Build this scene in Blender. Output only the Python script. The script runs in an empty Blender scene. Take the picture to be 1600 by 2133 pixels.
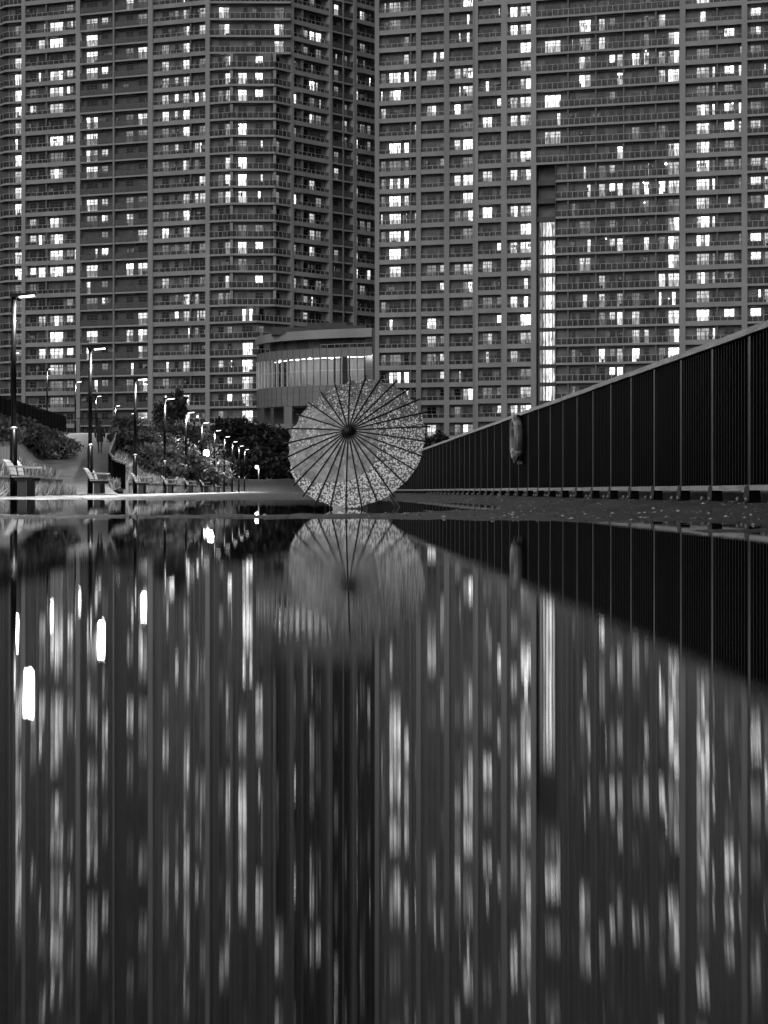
import bpy, math, random
import numpy as np
from mathutils import Vector, Matrix

random.seed(7)
rng = np.random.default_rng(11)
SC = bpy.context.scene
COL = SC.collection
# ------------------------------------------------------------------ camera
F, CU, CV, H = 3520.0, 645.0, 1022.0, 0.14      # focal length, principal point (photo pixels), lens height (m)
cam_d = bpy.data.cameras.new('camera'); cam = bpy.data.objects.new('camera', cam_d); COL.objects.link(cam)
cam.location = (0, 0, H); cam.rotation_euler = (math.pi/2, 0, 0)
cam_d.sensor_fit = 'HORIZONTAL'; cam_d.sensor_width = 36.0; cam_d.lens = 36.0*F/1600
cam_d.shift_x = (800-CU)/1600; cam_d.shift_y = (CV-1066.5)/1600
cam_d.clip_start = 0.02; cam_d.clip_end = 3000
SC.camera = cam
# ------------------------------------------------------------------ night sky, city glow
W = bpy.data.worlds.new('World'); SC.world = W; W.use_nodes = True
wn = W.node_tree; wn.nodes.clear()
SUN_EL, SUN_AZ = math.radians(28), math.radians(200)
sky = wn.nodes.new('ShaderNodeTexSky'); sky.sky_type = 'NISHITA'; sky.sun_disc = False
sky.sun_elevation = SUN_EL; sky.sun_rotation = SUN_AZ; sky.air_density = 1.0; sky.dust_density = 4.0
bw = wn.nodes.new('ShaderNodeRGBToBW'); bg = wn.nodes.new('ShaderNodeBackground'); wo = wn.nodes.new('ShaderNodeOutputWorld')
bg.inputs[1].default_value = 0.050
wn.links.new(sky.outputs[0], bw.inputs[0]); wn.links.new(bw.outputs[0], bg.inputs[0]); wn.links.new(bg.outputs[0], wo.inputs[0])
sun_d = bpy.data.lights.new('city_glow_sun', 'SUN'); sun_d.energy = 0.16; sun_d.angle = math.radians(20)  # added soft sun lamp, standing in for the city glow from behind
sun = bpy.data.objects.new('city_glow_sun', sun_d); COL.objects.link(sun)
sdir = Vector((math.sin(SUN_AZ)*math.cos(SUN_EL), math.cos(SUN_AZ)*math.cos(SUN_EL), math.sin(SUN_EL)))
sun.rotation_euler = sdir.to_track_quat('Z', 'Y').to_euler(); sun.location = (0, -20, 60)
vs = SC.view_settings; vs.view_transform = 'Standard'; vs.look = 'None'; vs.exposure = 0; vs.gamma = 1; vs.use_curve_mapping = False
SC.cycles.use_denoising = True
SC.cycles.max_bounces = 6; SC.cycles.transparent_max_bounces = 10
SC.cycles.sample_clamp_indirect = 3.0
SC.cycles.caustics_reflective = False; SC.cycles.caustics_refractive = False

# ------------------------------------------------------------------ materials (black-and-white photograph: neutral greys)
M = {}
def g(v, a=1): return (v, v, v, a)
class NT:
    def __init__(s, name):
        m = bpy.data.materials.new(name); m.use_nodes = True; s.m = m; s.t = m.node_tree; s.t.nodes.clear()
        s.out = s.n('OutputMaterial'); M[name] = m
    def n(s, kind, **kw):
        nd = s.t.nodes.new('ShaderNode'+kind)
        for k, v in kw.items(): setattr(nd, k, v)
        return nd
    def l(s, a, b): s.t.links.new(a, b)
    def math(s, op, a, b=None, clamp=False):
        nd = s.n('Math', operation=op); nd.use_clamp = clamp
        for i, x in enumerate((a, b)):
            if x is None: continue
            if isinstance(x, (int, float)): nd.inputs[i].default_value = x
            else: s.l(x, nd.inputs[i])
        return nd.outputs[0]
    def pos(s, scale=(1, 1, 1)):
        ge = s.n('NewGeometry'); mp = s.n('Mapping'); mp.inputs['Scale'].default_value = scale
        s.l(ge.outputs['Position'], mp.inputs[0]); return mp.outputs[0]
    def noise(s, vec, scale, detail=4, rough=0.55):
        nd = s.n('TexNoise'); nd.inputs['Scale'].default_value = scale; nd.inputs['Detail'].default_value = detail
        nd.inputs['Roughness'].default_value = rough; s.l(vec, nd.inputs['Vector']); return nd.outputs['Fac']
    def ramp(s, fac, a, b, p0=0.3, p1=0.7):
        r = s.n('ValToRGB'); r.color_ramp.elements[0].position = p0; r.color_ramp.elements[1].position = p1
        r.color_ramp.elements[0].color = g(a); r.color_ramp.elements[1].color = g(b); s.l(fac, r.inputs[0]); return r.outputs[0]
def mat(name, base, var=0.15, rough=0.6, scale=1.0, spec=0.5, metal=0.0, bump=0.0, bscale=30, stretch=(1, 1, 1)):
    t = NT(name); p = t.n('BsdfPrincipled')
    v = t.pos(stretch); f = t.noise(v, scale)
    t.l(t.ramp(f, base*(1-var), base*(1+var)), p.inputs['Base Color'])
    p.inputs['Roughness'].default_value = rough; p.inputs['Specular IOR Level'].default_value = spec; p.inputs['Metallic'].default_value = metal
    if bump:
        b = t.n('Bump'); b.inputs['Strength'].default_value = bump; b.inputs['Distance'].default_value = 0.02
        t.l(t.noise(v, bscale), b.inputs['Height']); t.l(b.outputs[0], p.inputs['Normal'])
    t.l(p.outputs[0], t.out.inputs[0]); return t.m
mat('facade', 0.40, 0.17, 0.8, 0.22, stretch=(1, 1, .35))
mat('facade_darker', 0.34, 0.17, 0.8, 0.22, stretch=(1, 1, .25))  # a step darker than the main facade, mostly for the left wing's pillars
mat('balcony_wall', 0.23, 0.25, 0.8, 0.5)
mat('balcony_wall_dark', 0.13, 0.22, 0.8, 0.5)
mat('slab_edge', 0.44, 0.10, 0.8, 0.3)
mat('rail_metal', 0.52, 0.1, 0.4, 1)
mat('window_frame', 0.10, 0.2, 0.5, 1)
mat('core', 0.12, 0.2, 0.9, 0.2)
mat('cladding', 0.28, 0.16, 0.5, 0.4)
mat('mullion_dark', 0.05, 0.2, 0.5, 1)
mat('fin_white', 0.75, 0.1, 0.5, 1)
mat('black_paint', 0.003, 0.3, 0.45, 3, spec=.025)
mat('post_paint', 0.01, 0.4, 0.35, 5, spec=.06)
mat('bolt_steel', .08, .4, .4, 6)
mat('turf', .2, .35, .9, 3)
mat('pole_paint', 0.0025, 0.3, 0.3, 3, spec=.18)
mat('steel', 0.45, 0.2, 0.35, 6, metal=0.6)
mat('rail_timber', 0.085, 0.8, 0.45, 5, stretch=(3, .6, 3), bump=.3)
mat('kerb_stone', 0.10, 0.4, 0.6, 6, bump=.4)
mat('bench_slat', 0.32, 0.25, 0.5, 4, stretch=(1, .3, 1))
mat('bench_iron', 0.015, 0.2, 0.45, 4)
mat('soil', 0.06, 0.4, 0.9, 2)
mat('bank_soil', .022, .5, .9, 1.5)
mat('bark', 0.05, 0.4, 0.9, 6, bump=.5)
mat('path_paving', 0.16, 0.4, 0.7, 1.6, bump=.4)  # strong blotches put soft shadow gradients into the paving colour
mat('retaining', 0.22, 0.3, 0.7, 2, bump=.3)
mat('coat', 0.02, 0.3, 0.8, 8)
mat('skin', 0.28, 0.1, 0.6, 8)
mat('trousers', 0.09, 0.2, 0.8, 8)
mat('hair', 0.015, 0.2, 0.6, 8)
mat('bamboo_black', 0.006, 0.2, 0.55, 8, spec=.2)
mat('bamboo_pale', 0.85, 0.1, 0.4, 30)
mat('ring_rubber', 0.07, 0.5, 0.5, 12)
mat('ring_band', 0.18, 0.2, 0.5, 12)
mat('stone_pale', 0.3, 0.3, 0.5, 20, bump=.4)
mat('river_water', 0.006, 0.1, 0.12, 1)
mat('podium_floor', 0.35, 0.2, 0.6, 1)
mat('dark_cladding', 0.09, 0.2, 0.6, 1)

def leaf_mat(name, lo, hi):
    t = NT(name); ge = t.n('NewGeometry')
    c = t.ramp(ge.outputs['Random Per Island'], lo, hi, 0, 1)
    d = t.n('BsdfDiffuse'); tr = t.n('BsdfTranslucent'); gl = t.n('BsdfGlossy'); gl.inputs['Roughness'].default_value = .45; gl.inputs['Color'].default_value = g(.25)
    m1 = t.n('MixShader'); m1.inputs[0].default_value = .3; m2 = t.n('MixShader'); m2.inputs[0].default_value = .12
    t.l(c, d.inputs[0]); t.l(c, tr.inputs[0]); t.l(d.outputs[0], m1.inputs[1]); t.l(tr.outputs[0], m1.inputs[2])
    t.l(m1.outputs[0], m2.inputs[1]); t.l(gl.outputs[0], m2.inputs[2]); t.l(m2.outputs[0], t.out.inputs[0])
leaf_mat('leaf_dark', .025, .07); leaf_mat('leaf_mid', .035, .12); leaf_mat('leaf_pale', .06, .21); leaf_mat('grass', .07, .46)

def emit(name, strength, curtain=0.0, fs=2.2):
    t = NT(name); e = t.n('Emission')
    if curtain:
        a = t.noise(t.pos((fs, fs, .35)), 1.7, 3, .6)          # curtain folds
        b = t.noise(t.pos((1, 1, 1)), .33, 1)                   # room to room
        nd = t.n('MapRange'); nd.inputs['From Min'].default_value = .36; nd.inputs['From Max'].default_value = .60
        nd.inputs['To Min'].default_value = strength*(1-curtain); nd.inputs['To Max'].default_value = strength; t.l(a, nd.inputs['Value'])
        nd2 = t.n('MapRange'); nd2.inputs['From Min'].default_value = .3; nd2.inputs['From Max'].default_value = .7
        nd2.inputs['To Min'].default_value = .65; nd2.inputs['To Max'].default_value = 1.25; t.l(b, nd2.inputs['Value'])
        t.l(t.math('MULTIPLY', nd.outputs[0], nd2.outputs[0]), e.inputs['Strength'])
    else: e.inputs['Strength'].default_value = strength
    e.inputs['Color'].default_value = g(1); t.l(e.outputs[0], t.out.inputs[0]); return t.m
emit('lit_bright', 5.2, .9, 3.2); emit('lit_mid', 2.4, .9, 4.0); emit('lit_low', 1.05, .85, 3.0); emit('lit_dim', .35, .7, 3.0)
emit('lit_stair', 1.8, .6, 1.2); emit('lamp_lens', 5); emit('bulb', 6); emit('shop', 1.1, .7); emit('ceiling_light', 11)

def glassy(name, base, rough, spec):
    t = NT(name); p = t.n('BsdfPrincipled'); p.inputs['Base Color'].default_value = g(base); p.inputs['Roughness'].default_value = rough
    f = t.noise(t.pos(), .6, 2); t.l(t.ramp(f, base*.4, base*1.6), p.inputs['Base Color'])
    p.inputs['Specular IOR Level'].default_value = spec; t.l(p.outputs[0], t.out.inputs[0])
glassy('pane_dark', .010, .12, .3); glassy('pane_curtain', .10, .3, .4)
def seethru(name, base, fac):
    t = NT(name); d = t.n('BsdfPrincipled'); d.inputs['Base Color'].default_value = g(base); d.inputs['Roughness'].default_value = .25
    tr = t.n('BsdfTransparent'); tr.inputs[0].default_value = g(.85); mx = t.n('MixShader'); mx.inputs[0].default_value = fac
    t.l(tr.outputs[0], mx.inputs[1]); t.l(d.outputs[0], mx.inputs[2]); t.l(mx.outputs[0], t.out.inputs[0])
seethru('rail_glass', .04, .25); seethru('rail_panel', .15, .58); seethru('curtain_wall', .03, .16)

# wet asphalt / paving
def ground_mat():
    t = NT('wet_asphalt'); p = t.n('BsdfPrincipled'); v = t.pos()
    ge = t.n('NewGeometry'); sx = t.n('SeparateXYZ'); t.l(ge.outputs['Position'], sx.inputs[0])
    stone = t.n('TexVoronoi'); stone.inputs['Scale'].default_value = 42; t.l(v, stone.inputs['Vector'])
    n1 = t.noise(v, 1.1, 5); n2 = t.noise(v, 140, 2)
    base = t.ramp(n1, .018, .05, .35, .65)
    spk = t.ramp(stone.outputs['Distance'], .25, 0, .0, .18)
    mx = t.n('Mix', data_type='RGBA', blend_type='ADD'); mx.inputs[0].default_value = .35
    t.l(base, mx.inputs[6]); t.l(spk, mx.inputs[7])
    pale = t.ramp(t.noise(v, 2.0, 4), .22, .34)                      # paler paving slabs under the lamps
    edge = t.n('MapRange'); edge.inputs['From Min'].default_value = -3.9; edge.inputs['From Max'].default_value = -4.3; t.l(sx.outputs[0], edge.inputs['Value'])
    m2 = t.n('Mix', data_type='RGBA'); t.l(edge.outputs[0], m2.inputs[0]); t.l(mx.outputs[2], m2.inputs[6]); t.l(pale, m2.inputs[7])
    t.l(m2.outputs[2], p.inputs['Base Color'])
    t.l(t.ramp(n1, .35, .65), p.inputs['Roughness']); p.inputs['Specular IOR Level'].default_value = .3
    b = t.n('Bump'); b.inputs['Strength'].default_value = 1.0; b.inputs['Distance'].default_value = .02
    t.l(t.math('ADD', stone.outputs['Distance'], n2), b.inputs['Height']); t.l(b.outputs[0], p.inputs['Normal'])
    t.l(p.outputs[0], t.out.inputs[0])
ground_mat()
def water_mat():
    # still water with fine wind ripples whose crests lie across the view: small bounded slopes, no microfacet tails
    t = NT('puddle_water'); gl = t.n('BsdfGlossy'); gl.inputs['Roughness'].default_value = .004; gl.inputs['Color'].default_value = g(.97)
    df = t.n('BsdfDiffuse'); df.inputs[0].default_value = g(.006)
    ge = t.n('NewGeometry'); sx = t.n('SeparateXYZ'); t.l(ge.outputs['Position'], sx.inputs[0])
    wn_ = t.n('TexWhiteNoise', noise_dimensions='3D'); t.l(t.pos((9127, 9127, 9127)), wn_.inputs['Vector'])
    sc = t.n('SeparateColor'); t.l(wn_.outputs['Color'], sc.inputs[0])
    mr = t.n('MapRange'); mr.inputs['From Min'].default_value = 1.3; mr.inputs['From Max'].default_value = 4.5
    mr.inputs['To Min'].default_value = .0066; mr.inputs['To Max'].default_value = .0014; t.l(sx.outputs[1], mr.inputs['Value'])
    amp = t.math('MULTIPLY', mr.outputs[0], t.math('ADD', t.noise(t.pos((3.5, 1.6, 1)), 1.6, 3), .55))
    big = t.math('MULTIPLY', t.math('SUBTRACT', t.noise(t.pos((.7, 2.2, 1)), 2.0, 2), .5), .0012)
    sy = t.math('ADD', t.math('MULTIPLY', t.math('SUBTRACT', t.math('ADD', sc.outputs[0], sc.outputs[2]), 1.0), amp), big)
    sxx = t.math('MULTIPLY', t.math('SUBTRACT', sc.outputs[1], .5), .0012)
    c = t.n('CombineXYZ'); t.l(sxx, c.inputs[0]); t.l(sy, c.inputs[1]); c.inputs[2].default_value = 1
    nm = t.n('VectorMath', operation='NORMALIZE'); t.l(c.outputs[0], nm.inputs[0]); t.l(nm.outputs[0], gl.inputs['Normal'])
    fr = t.n('Fresnel'); fr.inputs['IOR'].default_value = 1.85; mx = t.n('MixShader')
    t.l(fr.outputs[0], mx.inputs[0]); t.l(df.outputs[0], mx.inputs[1]); t.l(gl.outputs[0], mx.inputs[2]); t.l(mx.outputs[0], t.out.inputs[0])
water_mat()

# ------------------------------------------------------------------ builders
WO = {}
def worigin(o): return WO.get(o, Vector((0, 0, 0)))
def tag(o, label, cat, group=None, kind=None):
    if label: o['label'] = label
    if cat: o['category'] = cat
    if group: o['group'] = group
    if kind: o['kind'] = kind
    return o
def empty(name, loc, label, cat, group=None):
    o = bpy.data.objects.new(name, None); COL.objects.link(o); o.empty_display_size = .2
    o.location = loc; WO[o] = Vector(loc); return tag(o, label, cat, group)
def link(name, me, origin, parent=None):
    o = bpy.data.objects.new(name, me); COL.objects.link(o)
    o.location = Vector(origin)-worigin(parent) if parent else origin
    if parent: o.parent = parent
    WO[o] = Vector(origin); return o
class MB:
    def __init__(s): s.v = []; s.f = []; s.m = []; s.sm = []; s.cur = None
    def quad(s, a, b, c, d, m=None, smooth=False):
        i = len(s.v); s.v += [tuple(a), tuple(b), tuple(c), tuple(d)]; s.f.append((i, i+1, i+2, i+3)); s.m.append(m); s.sm.append(smooth)
    def hexa(s, p, m=None):
        i = len(s.v); s.v += [tuple(q) for q in p]
        for f in ((0, 3, 2, 1), (4, 5, 6, 7), (0, 1, 5, 4), (1, 2, 6, 5), (2, 3, 7, 6), (3, 0, 4, 7)):
            s.f.append(tuple(i+k for k in f)); s.m.append(m); s.sm.append(False)
    def box(s, x0, x1, y0, y1, z0, z1, m=None):
        s.hexa([(x0, y0, z0), (x1, y0, z0), (x1, y1, z0), (x0, y1, z0), (x0, y0, z1), (x1, y0, z1), (x1, y1, z1), (x0, y1, z1)], m)
    def fbox(s, fr, s0, s1, o0, o1, z0, z1, m=None):      # box in a facade frame: s along, o outwards, z up
        P, t, n = fr
        def q(a, b, z): w = P+t*a+n*b; return (w.x, w.y, z)
        s.hexa([q(s0, o0, z0), q(s1, o0, z0), q(s1, o1, z0), q(s0, o1, z0), q(s0, o0, z1), q(s1, o0, z1), q(s1, o1, z1), q(s0, o1, z1)], m)
    def bar(s, a, b, w, h=None, m=None, up=(0, 0, 1)):
        a = Vector(a); b = Vector(b); d = (b-a).normalized(); u = Vector(up)
        if abs(d.dot(u)) > .98: u = Vector((1, 0, 0))
        x = d.cross(u).normalized()*(w/2); y = x.cross(d).normalized()*((h or w)/2)
        s.hexa([a-x-y, a+x-y, a+x+y, a-x+y, b-x-y, b+x-y, b+x+y, b-x+y], m)
    def tube(s, pts, rad, n=8, m=None, cap=True):
        pts = [Vector(p) for p in pts]; base = len(s.v)
        rad = [rad]*len(pts) if isinstance(rad, (int, float)) else rad
        prev = None
        for k, p in enumerate(pts):
            d = (pts[min(k+1, len(pts)-1)]-pts[max(k-1, 0)]).normalized()
            u = prev if prev is not None else (Vector((1, 0, 0)) if abs(d.x) < .8 else Vector((0, 1, 0)))
            x = (u-d*u.dot(d)).normalized(); y = d.cross(x); prev = x
            for j in range(n):
                a = 2*math.pi*j/n; s.v.append(tuple(p+(x*math.cos(a)+y*math.sin(a))*rad[k]))
        for k in range(len(pts)-1):
            for j in range(n):
                s.f.append((base+k*n+j, base+k*n+(j+1) % n, base+(k+1)*n+(j+1) % n, base+(k+1)*n+j)); s.m.append(m); s.sm.append(True)
        if cap:
            s.f.append(tuple(base+j for j in reversed(range(n)))); s.m.append(m); s.sm.append(False)
            e = base+(len(pts)-1)*n; s.f.append(tuple(e+j for j in range(n))); s.m.append(m); s.sm.append(False)
    def mesh(s, name, origin=(0, 0, 0), default=None):
        me = bpy.data.meshes.new(name); o = np.array(origin, float)
        v = (np.array(s.v, float)-o) if s.v else np.zeros((0, 3))
        me.from_pydata(v.tolist(), [], s.f)
        names = []
        for k in s.m:
            k = k or default
            if k not in names: names.append(k)
        for k in names: me.materials.append(M[k])
        if len(names) > 1: me.polygons.foreach_set('material_index', [names.index(k or default) for k in s.m])
        me.polygons.foreach_set('use_smooth', s.sm); me.update(); return me
    def build(s, name, m, parent=None, origin=None):
        if origin is None: origin = worigin(parent) if parent else Vector((0, 0, 0))
        return link(name, s.mesh(name, origin, m), origin, parent)
def npmesh(name, v, f, m, smooth=False):
    me = bpy.data.meshes.new(name); me.from_pydata(np.asarray(v).tolist(), [], np.asarray(f).tolist()); me.materials.append(M[m])
    if smooth: me.polygons.foreach_set('use_smooth', [True]*len(me.polygons))
    me.update(); return me
def at(u, v, d): return Vector(((u-CU)/F*d, d, H+(CV-v)/F*d))
def smooth(a, b, x): t = min(1, max(0, (x-a)/(b-a))); return t*t*(3-2*t)

# ------------------------------------------------------------------ ground, puddle, embankment
def gnoise(x, y): return math.sin(x*2.1+math.sin(y*1.3))*.5+math.sin(y*2.7+1.7*math.sin(x*1.9))*.5
def ground_z(x, d):
    nz = gnoise(x, d)*.4+gnoise(x*3.3+4, d*3.1)*.4+gnoise(x*9+1, d*8)*.35+gnoise(x*23+1, d*17)*.25
    xp = max(x, 0)
    dn = 8.75-.62*xp+.26*nz; df = 9.55+1.15*xp*xp+.75*xp+.4*gnoise(x*4, d*5)+.3*nz
    m = (dn+df)/2; hw = (df-dn)/2
    bare = 1-abs(d-m)/max(hw, .05)                       # >0 on the bare strip
    z = -.010+.0025*nz
    if bare > -1: z = max(z, (.0015+.006*min(1, max(bare, 0))**.6)*(1 if bare > 0 else 0) + (-.010*min(1, -bare) if bare <= 0 else 0)+.0012*nz)
    edge = 25.5+2.2*gnoise(x*.35, 3)+.8*nz-smooth(.4, 2.4, x)*9.0
    z = max(z, -.008+.018*smooth(edge-2.5, edge+2.5, d)+.002*nz)
    sl = 5.75+.35*(x-1)+.10*nz                           # sliver of asphalt on the right
    z = max(z, -.010+.0155*smooth(.95, 1.5, x)*max(0, 1-abs(d-sl)/.34))
    if z > -.004: z += random.uniform(-1, 1)**3*.007
    z += .055*smooth(1.9, 2.62, x+.05*nz)*smooth(3.0, 7.0, d)
    return z
xs = np.concatenate([np.linspace(-9.0, -3, 24, endpoint=False), np.linspace(-3, 3.12, 78)])
ds = np.concatenate([-3*np.ones(1), np.zeros(1), .1*1.0118**np.arange(0, 640)])
ds = ds[ds < 190]
V = [(x, d, ground_z(x, d) if d > .05 else -.01) for d in ds for x in xs]
nx = len(xs); Fq = [(j*nx+i, j*nx+i+1, (j+1)*nx+i+1, (j+1)*nx+i) for j in range(len(ds)-1) for i in range(nx-1)]
tag(link('promenade', npmesh('promenade', V, Fq, 'wet_asphalt', True), (0, 0, 0)), None, None, kind='structure')
b = MB(); b.quad((-9, -3, 0), (2.75, -3, 0), (2.75, 40, 0), (-9, 40, 0)); tag(b.build('puddle', 'puddle_water'), None, None, kind='structure')
b = MB(); b.quad((-500, -60, -.12), (3.1, -60, -.12), (3.1, 900, -.12), (-500, 900, -.12)); b.quad((3.1, 238, -.12), (500, 238, -.12), (500, 900, -.12), (3.1, 900, -.12))
tag(b.build('ground', 'soil'), None, None, kind='structure')
b = MB(); b.quad((3.1, -60, -1.6), (500, -60, -1.6), (500, 240, -1.6), (3.1, 240, -1.6)); tag(b.build('river', 'river_water'), None, None, kind='structure')
b = MB(); b.box(3.121, 3.3, -30, 238, -1.9, .03); tag(b.build('quay_edge', 'kerb_stone'), None, None, kind='structure')

PATH = [(-7.4, 50, .03), (-9.0, 62, .16), (-10.2, 70, .45), (-12.1, 90, 2.0), (-14.1, 110, 3.75), (-15.6, 122, 4.3), (-17.6, 138, 4.4)]
def path_at(d):
    for a, c in zip(PATH, PATH[1:]):
        if a[1] <= d <= c[1]:
            t = (d-a[1])/(c[1]-a[1]); return a[0]+(c[0]-a[0])*t, a[2]+(c[2]-a[2])*t
    return None
def terr(x, d):
    s = -7.45-x
    z = .42+.33*min(max(s, 0), 11.8)+.06*gnoise(x*.8, d*.5)
    if s < 0: z = .42
    z *= 1-.75*smooth(120, 180, d)*(1-smooth(2, 12, s))
    p = path_at(d)
    if p:
        q = abs(x-p[0]); w = 1-smooth(1.9, 3.4, q); z = z*(1-w)+(p[1]-.08)*w
    return z
xe = -7.45-np.concatenate([np.linspace(0, 14, 40), np.array([18, 25, 40, 80, 160])]); de = np.linspace(26, 250, 150)
V = [(x, d, terr(x, d)) for d in de for x in xe]; nx = len(xe)
Fq = [(j*nx+i+1, j*nx+i, (j+1)*nx+i, (j+1)*nx+i+1) for j in range(len(de)-1) for i in range(nx-1)]
tag(link('embankment', npmesh('embankment', V, Fq, 'turf', True), (0, 0, 0)), None, None, kind='structure')
b = MB()
for (a, c) in zip(PATH, PATH[1:]):
    for k in range(6):
        t0, t1 = k/6, (k+1)/6
        p = [a[i]+(c[i]-a[i])*t0 for i in range(3)]; q = [a[i]+(c[i]-a[i])*t1 for i in range(3)]
        b.quad((p[0]-1.75, p[1], p[2]), (p[0]+1.75, p[1], p[2]), (q[0]+1.75, q[1], q[2]), (q[0]-1.75, q[1], q[2]))
tag(b.build('ramp_path', 'path_paving'), None, None, kind='structure')
b = MB()
V = []; NXM = 40                                             # far bank across the end of the promenade
for j, d in enumerate(np.linspace(176, 212, 14)):
    for x in np.linspace(-13, 14, NXM): V.append((x, d, 1.45*smooth(176, 190, d)*(1+.07*gnoise(x*.6, d*.2))*(1-smooth(9, 16, x))-.05))
Fq = [(j*NXM+i, j*NXM+i+1, (j+1)*NXM+i+1, (j+1)*NXM+i) for j in range(13) for i in range(NXM-1)]
tag(link('far_bank', npmesh('far_bank', V, Fq, 'bank_soil', True), (0, 0, 0)), None, None, kind='structure')

# ------------------------------------------------------------------ apartment towers
FH = 3.15
def frame_from(u0, p0, uvp):      # facade line: at photo column u0 one storey is p0 pixels; uvp = vanishing column of its horizontals
    d = FH*F/p0; P = Vector(((u0-CU)/F*d, d, 0)); t = Vector((uvp-CU, F, 0)).normalized()
    if t.x < 0: t = -t
    n = Vector((t.y, -t.x, 0))
    if n.y > 0: n = -n
    return (P, t, n)
def hit(fr, u):                    # distance along the facade where photo column u meets it
    P, t, n = fr; k = (u-CU)/F
    return (k*P.y-P.x)/(t.x-k*t.y)
def pt(fr, u): return fr[0]+fr[1]*hit(fr, u)
def seg_frame(A, B):
    t = (B-A).normalized(); n = Vector((t.y, -t.x, 0))
    if n.y > 0: n = -n
    return (A, t, n)
LF = frame_from(105, 34.05, -9900)
K1 = pt(LF, 482); K2 = Vector(((572-CU)/F*K1.y, K1.y, 0))
tr = Vector((4600-CU, F, 0)).normalized(); RF = (K2, tr, Vector((tr.y, -tr.x, 0)))
RA = frame_from(833, 36.85, -12300); RB = frame_from(1480, 39.0, -12300)
L0K = pt(LF, 11); L0E = L0K+Vector((-6, 7.5, 0))
DEP = 1.1
def win_slots(s): # 'A 57 70 d' -> dict
    r = {}
    for q in s.split(','):
        k, a, c, kind = q.split(); r[k] = (float(a), float(c), kind)
    return r
def parse(s):
    r = {}
    for q in s.split():
        n, k = q.split(':'); r[int(n)] = k
    return r
# bay: name, frame, u0, u1, type, slots, lit floors (capital = bright, small = dim or a gap between curtains)
LT_BAYS = [
 ('L1', LF, 53, 158, 'framed', 'A 57 71 w,B 75 90 d,C 99 127 d,D 134 148 w,E 150 157 d',
  '29: 28:bCD 27:BC 25:bC 24:CD 23:A 21:CD 20:c 19:C 16:AC 15:BC 14:CE 13:ABCD 11:d 10:CD 9:C 8:BCD 7:CdE 5:cdE 30:C'),
 ('L2', LF, 167, 235, 'panel', 'A 175 199 d,B 207 221 w,C 231 235 d',
  '28:ABc 27:A 26:Ac 25:AB 22:A 21:A 20:AB 19:Ab 17:ABC 16:aBC 14:aB 13:A 12:ab 11:aBC 9:A 8:a 7:a 6:ab'),
 ('L3', LF, 239, 308, 'panel', 'A 258 274 d,B 283 303 d,C 303.5 307 d',
  '29:Ab 28:b 26:B 22:B 21:b 20:C 17:c 15:c 13:ABC 12:C 10:B 9:AB 8:B 7:a 6:B'),
 ('L4', LF, 319, 428, 'framed', 'A 333 348 d,B 359 368 w,C 377 391 d,D 401 410 d,E 411 425 d',
  '30:C 29:c 28:C 27:C 26:AC 25:C 24:ABC 23:BCDE 22:ABC 21:C 20:e 19:aC 18:E 17:C 16:bC 15:AC 14:a 11:C 10:BCdE 9:c 8:c 7:aC 5:aC 4:C 3:bC'),
 ('R1', RF, 612, 686, 'framed', 'A 613 625 d,B 639 649 w,C 652 663 d,D 665 677 d',
  '27:BCD 25:c 24:Cd 23:Acd 22:Cd 21:a 18:C 17:A 16:C 15:a 14:C 11:bc 10:B'),
 ('R2', RF, 692, 736, 'panel', 'A 693 701 d,B 703 713 d,C 720 731 d', '29:B 26:b 20:b 14:Ab 13:Ab 11:A 10:a'),
 ('R3', RF, 743, 781, 'framed', 'A 743 753 d,B 757 768 d,C 772 780 d', '29:B 27:b 26:b 25:Ac 24:A 22:A 21:A 20:A 18:a 15:Ac 14:A 13:AC 12:ab'),
]
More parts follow.
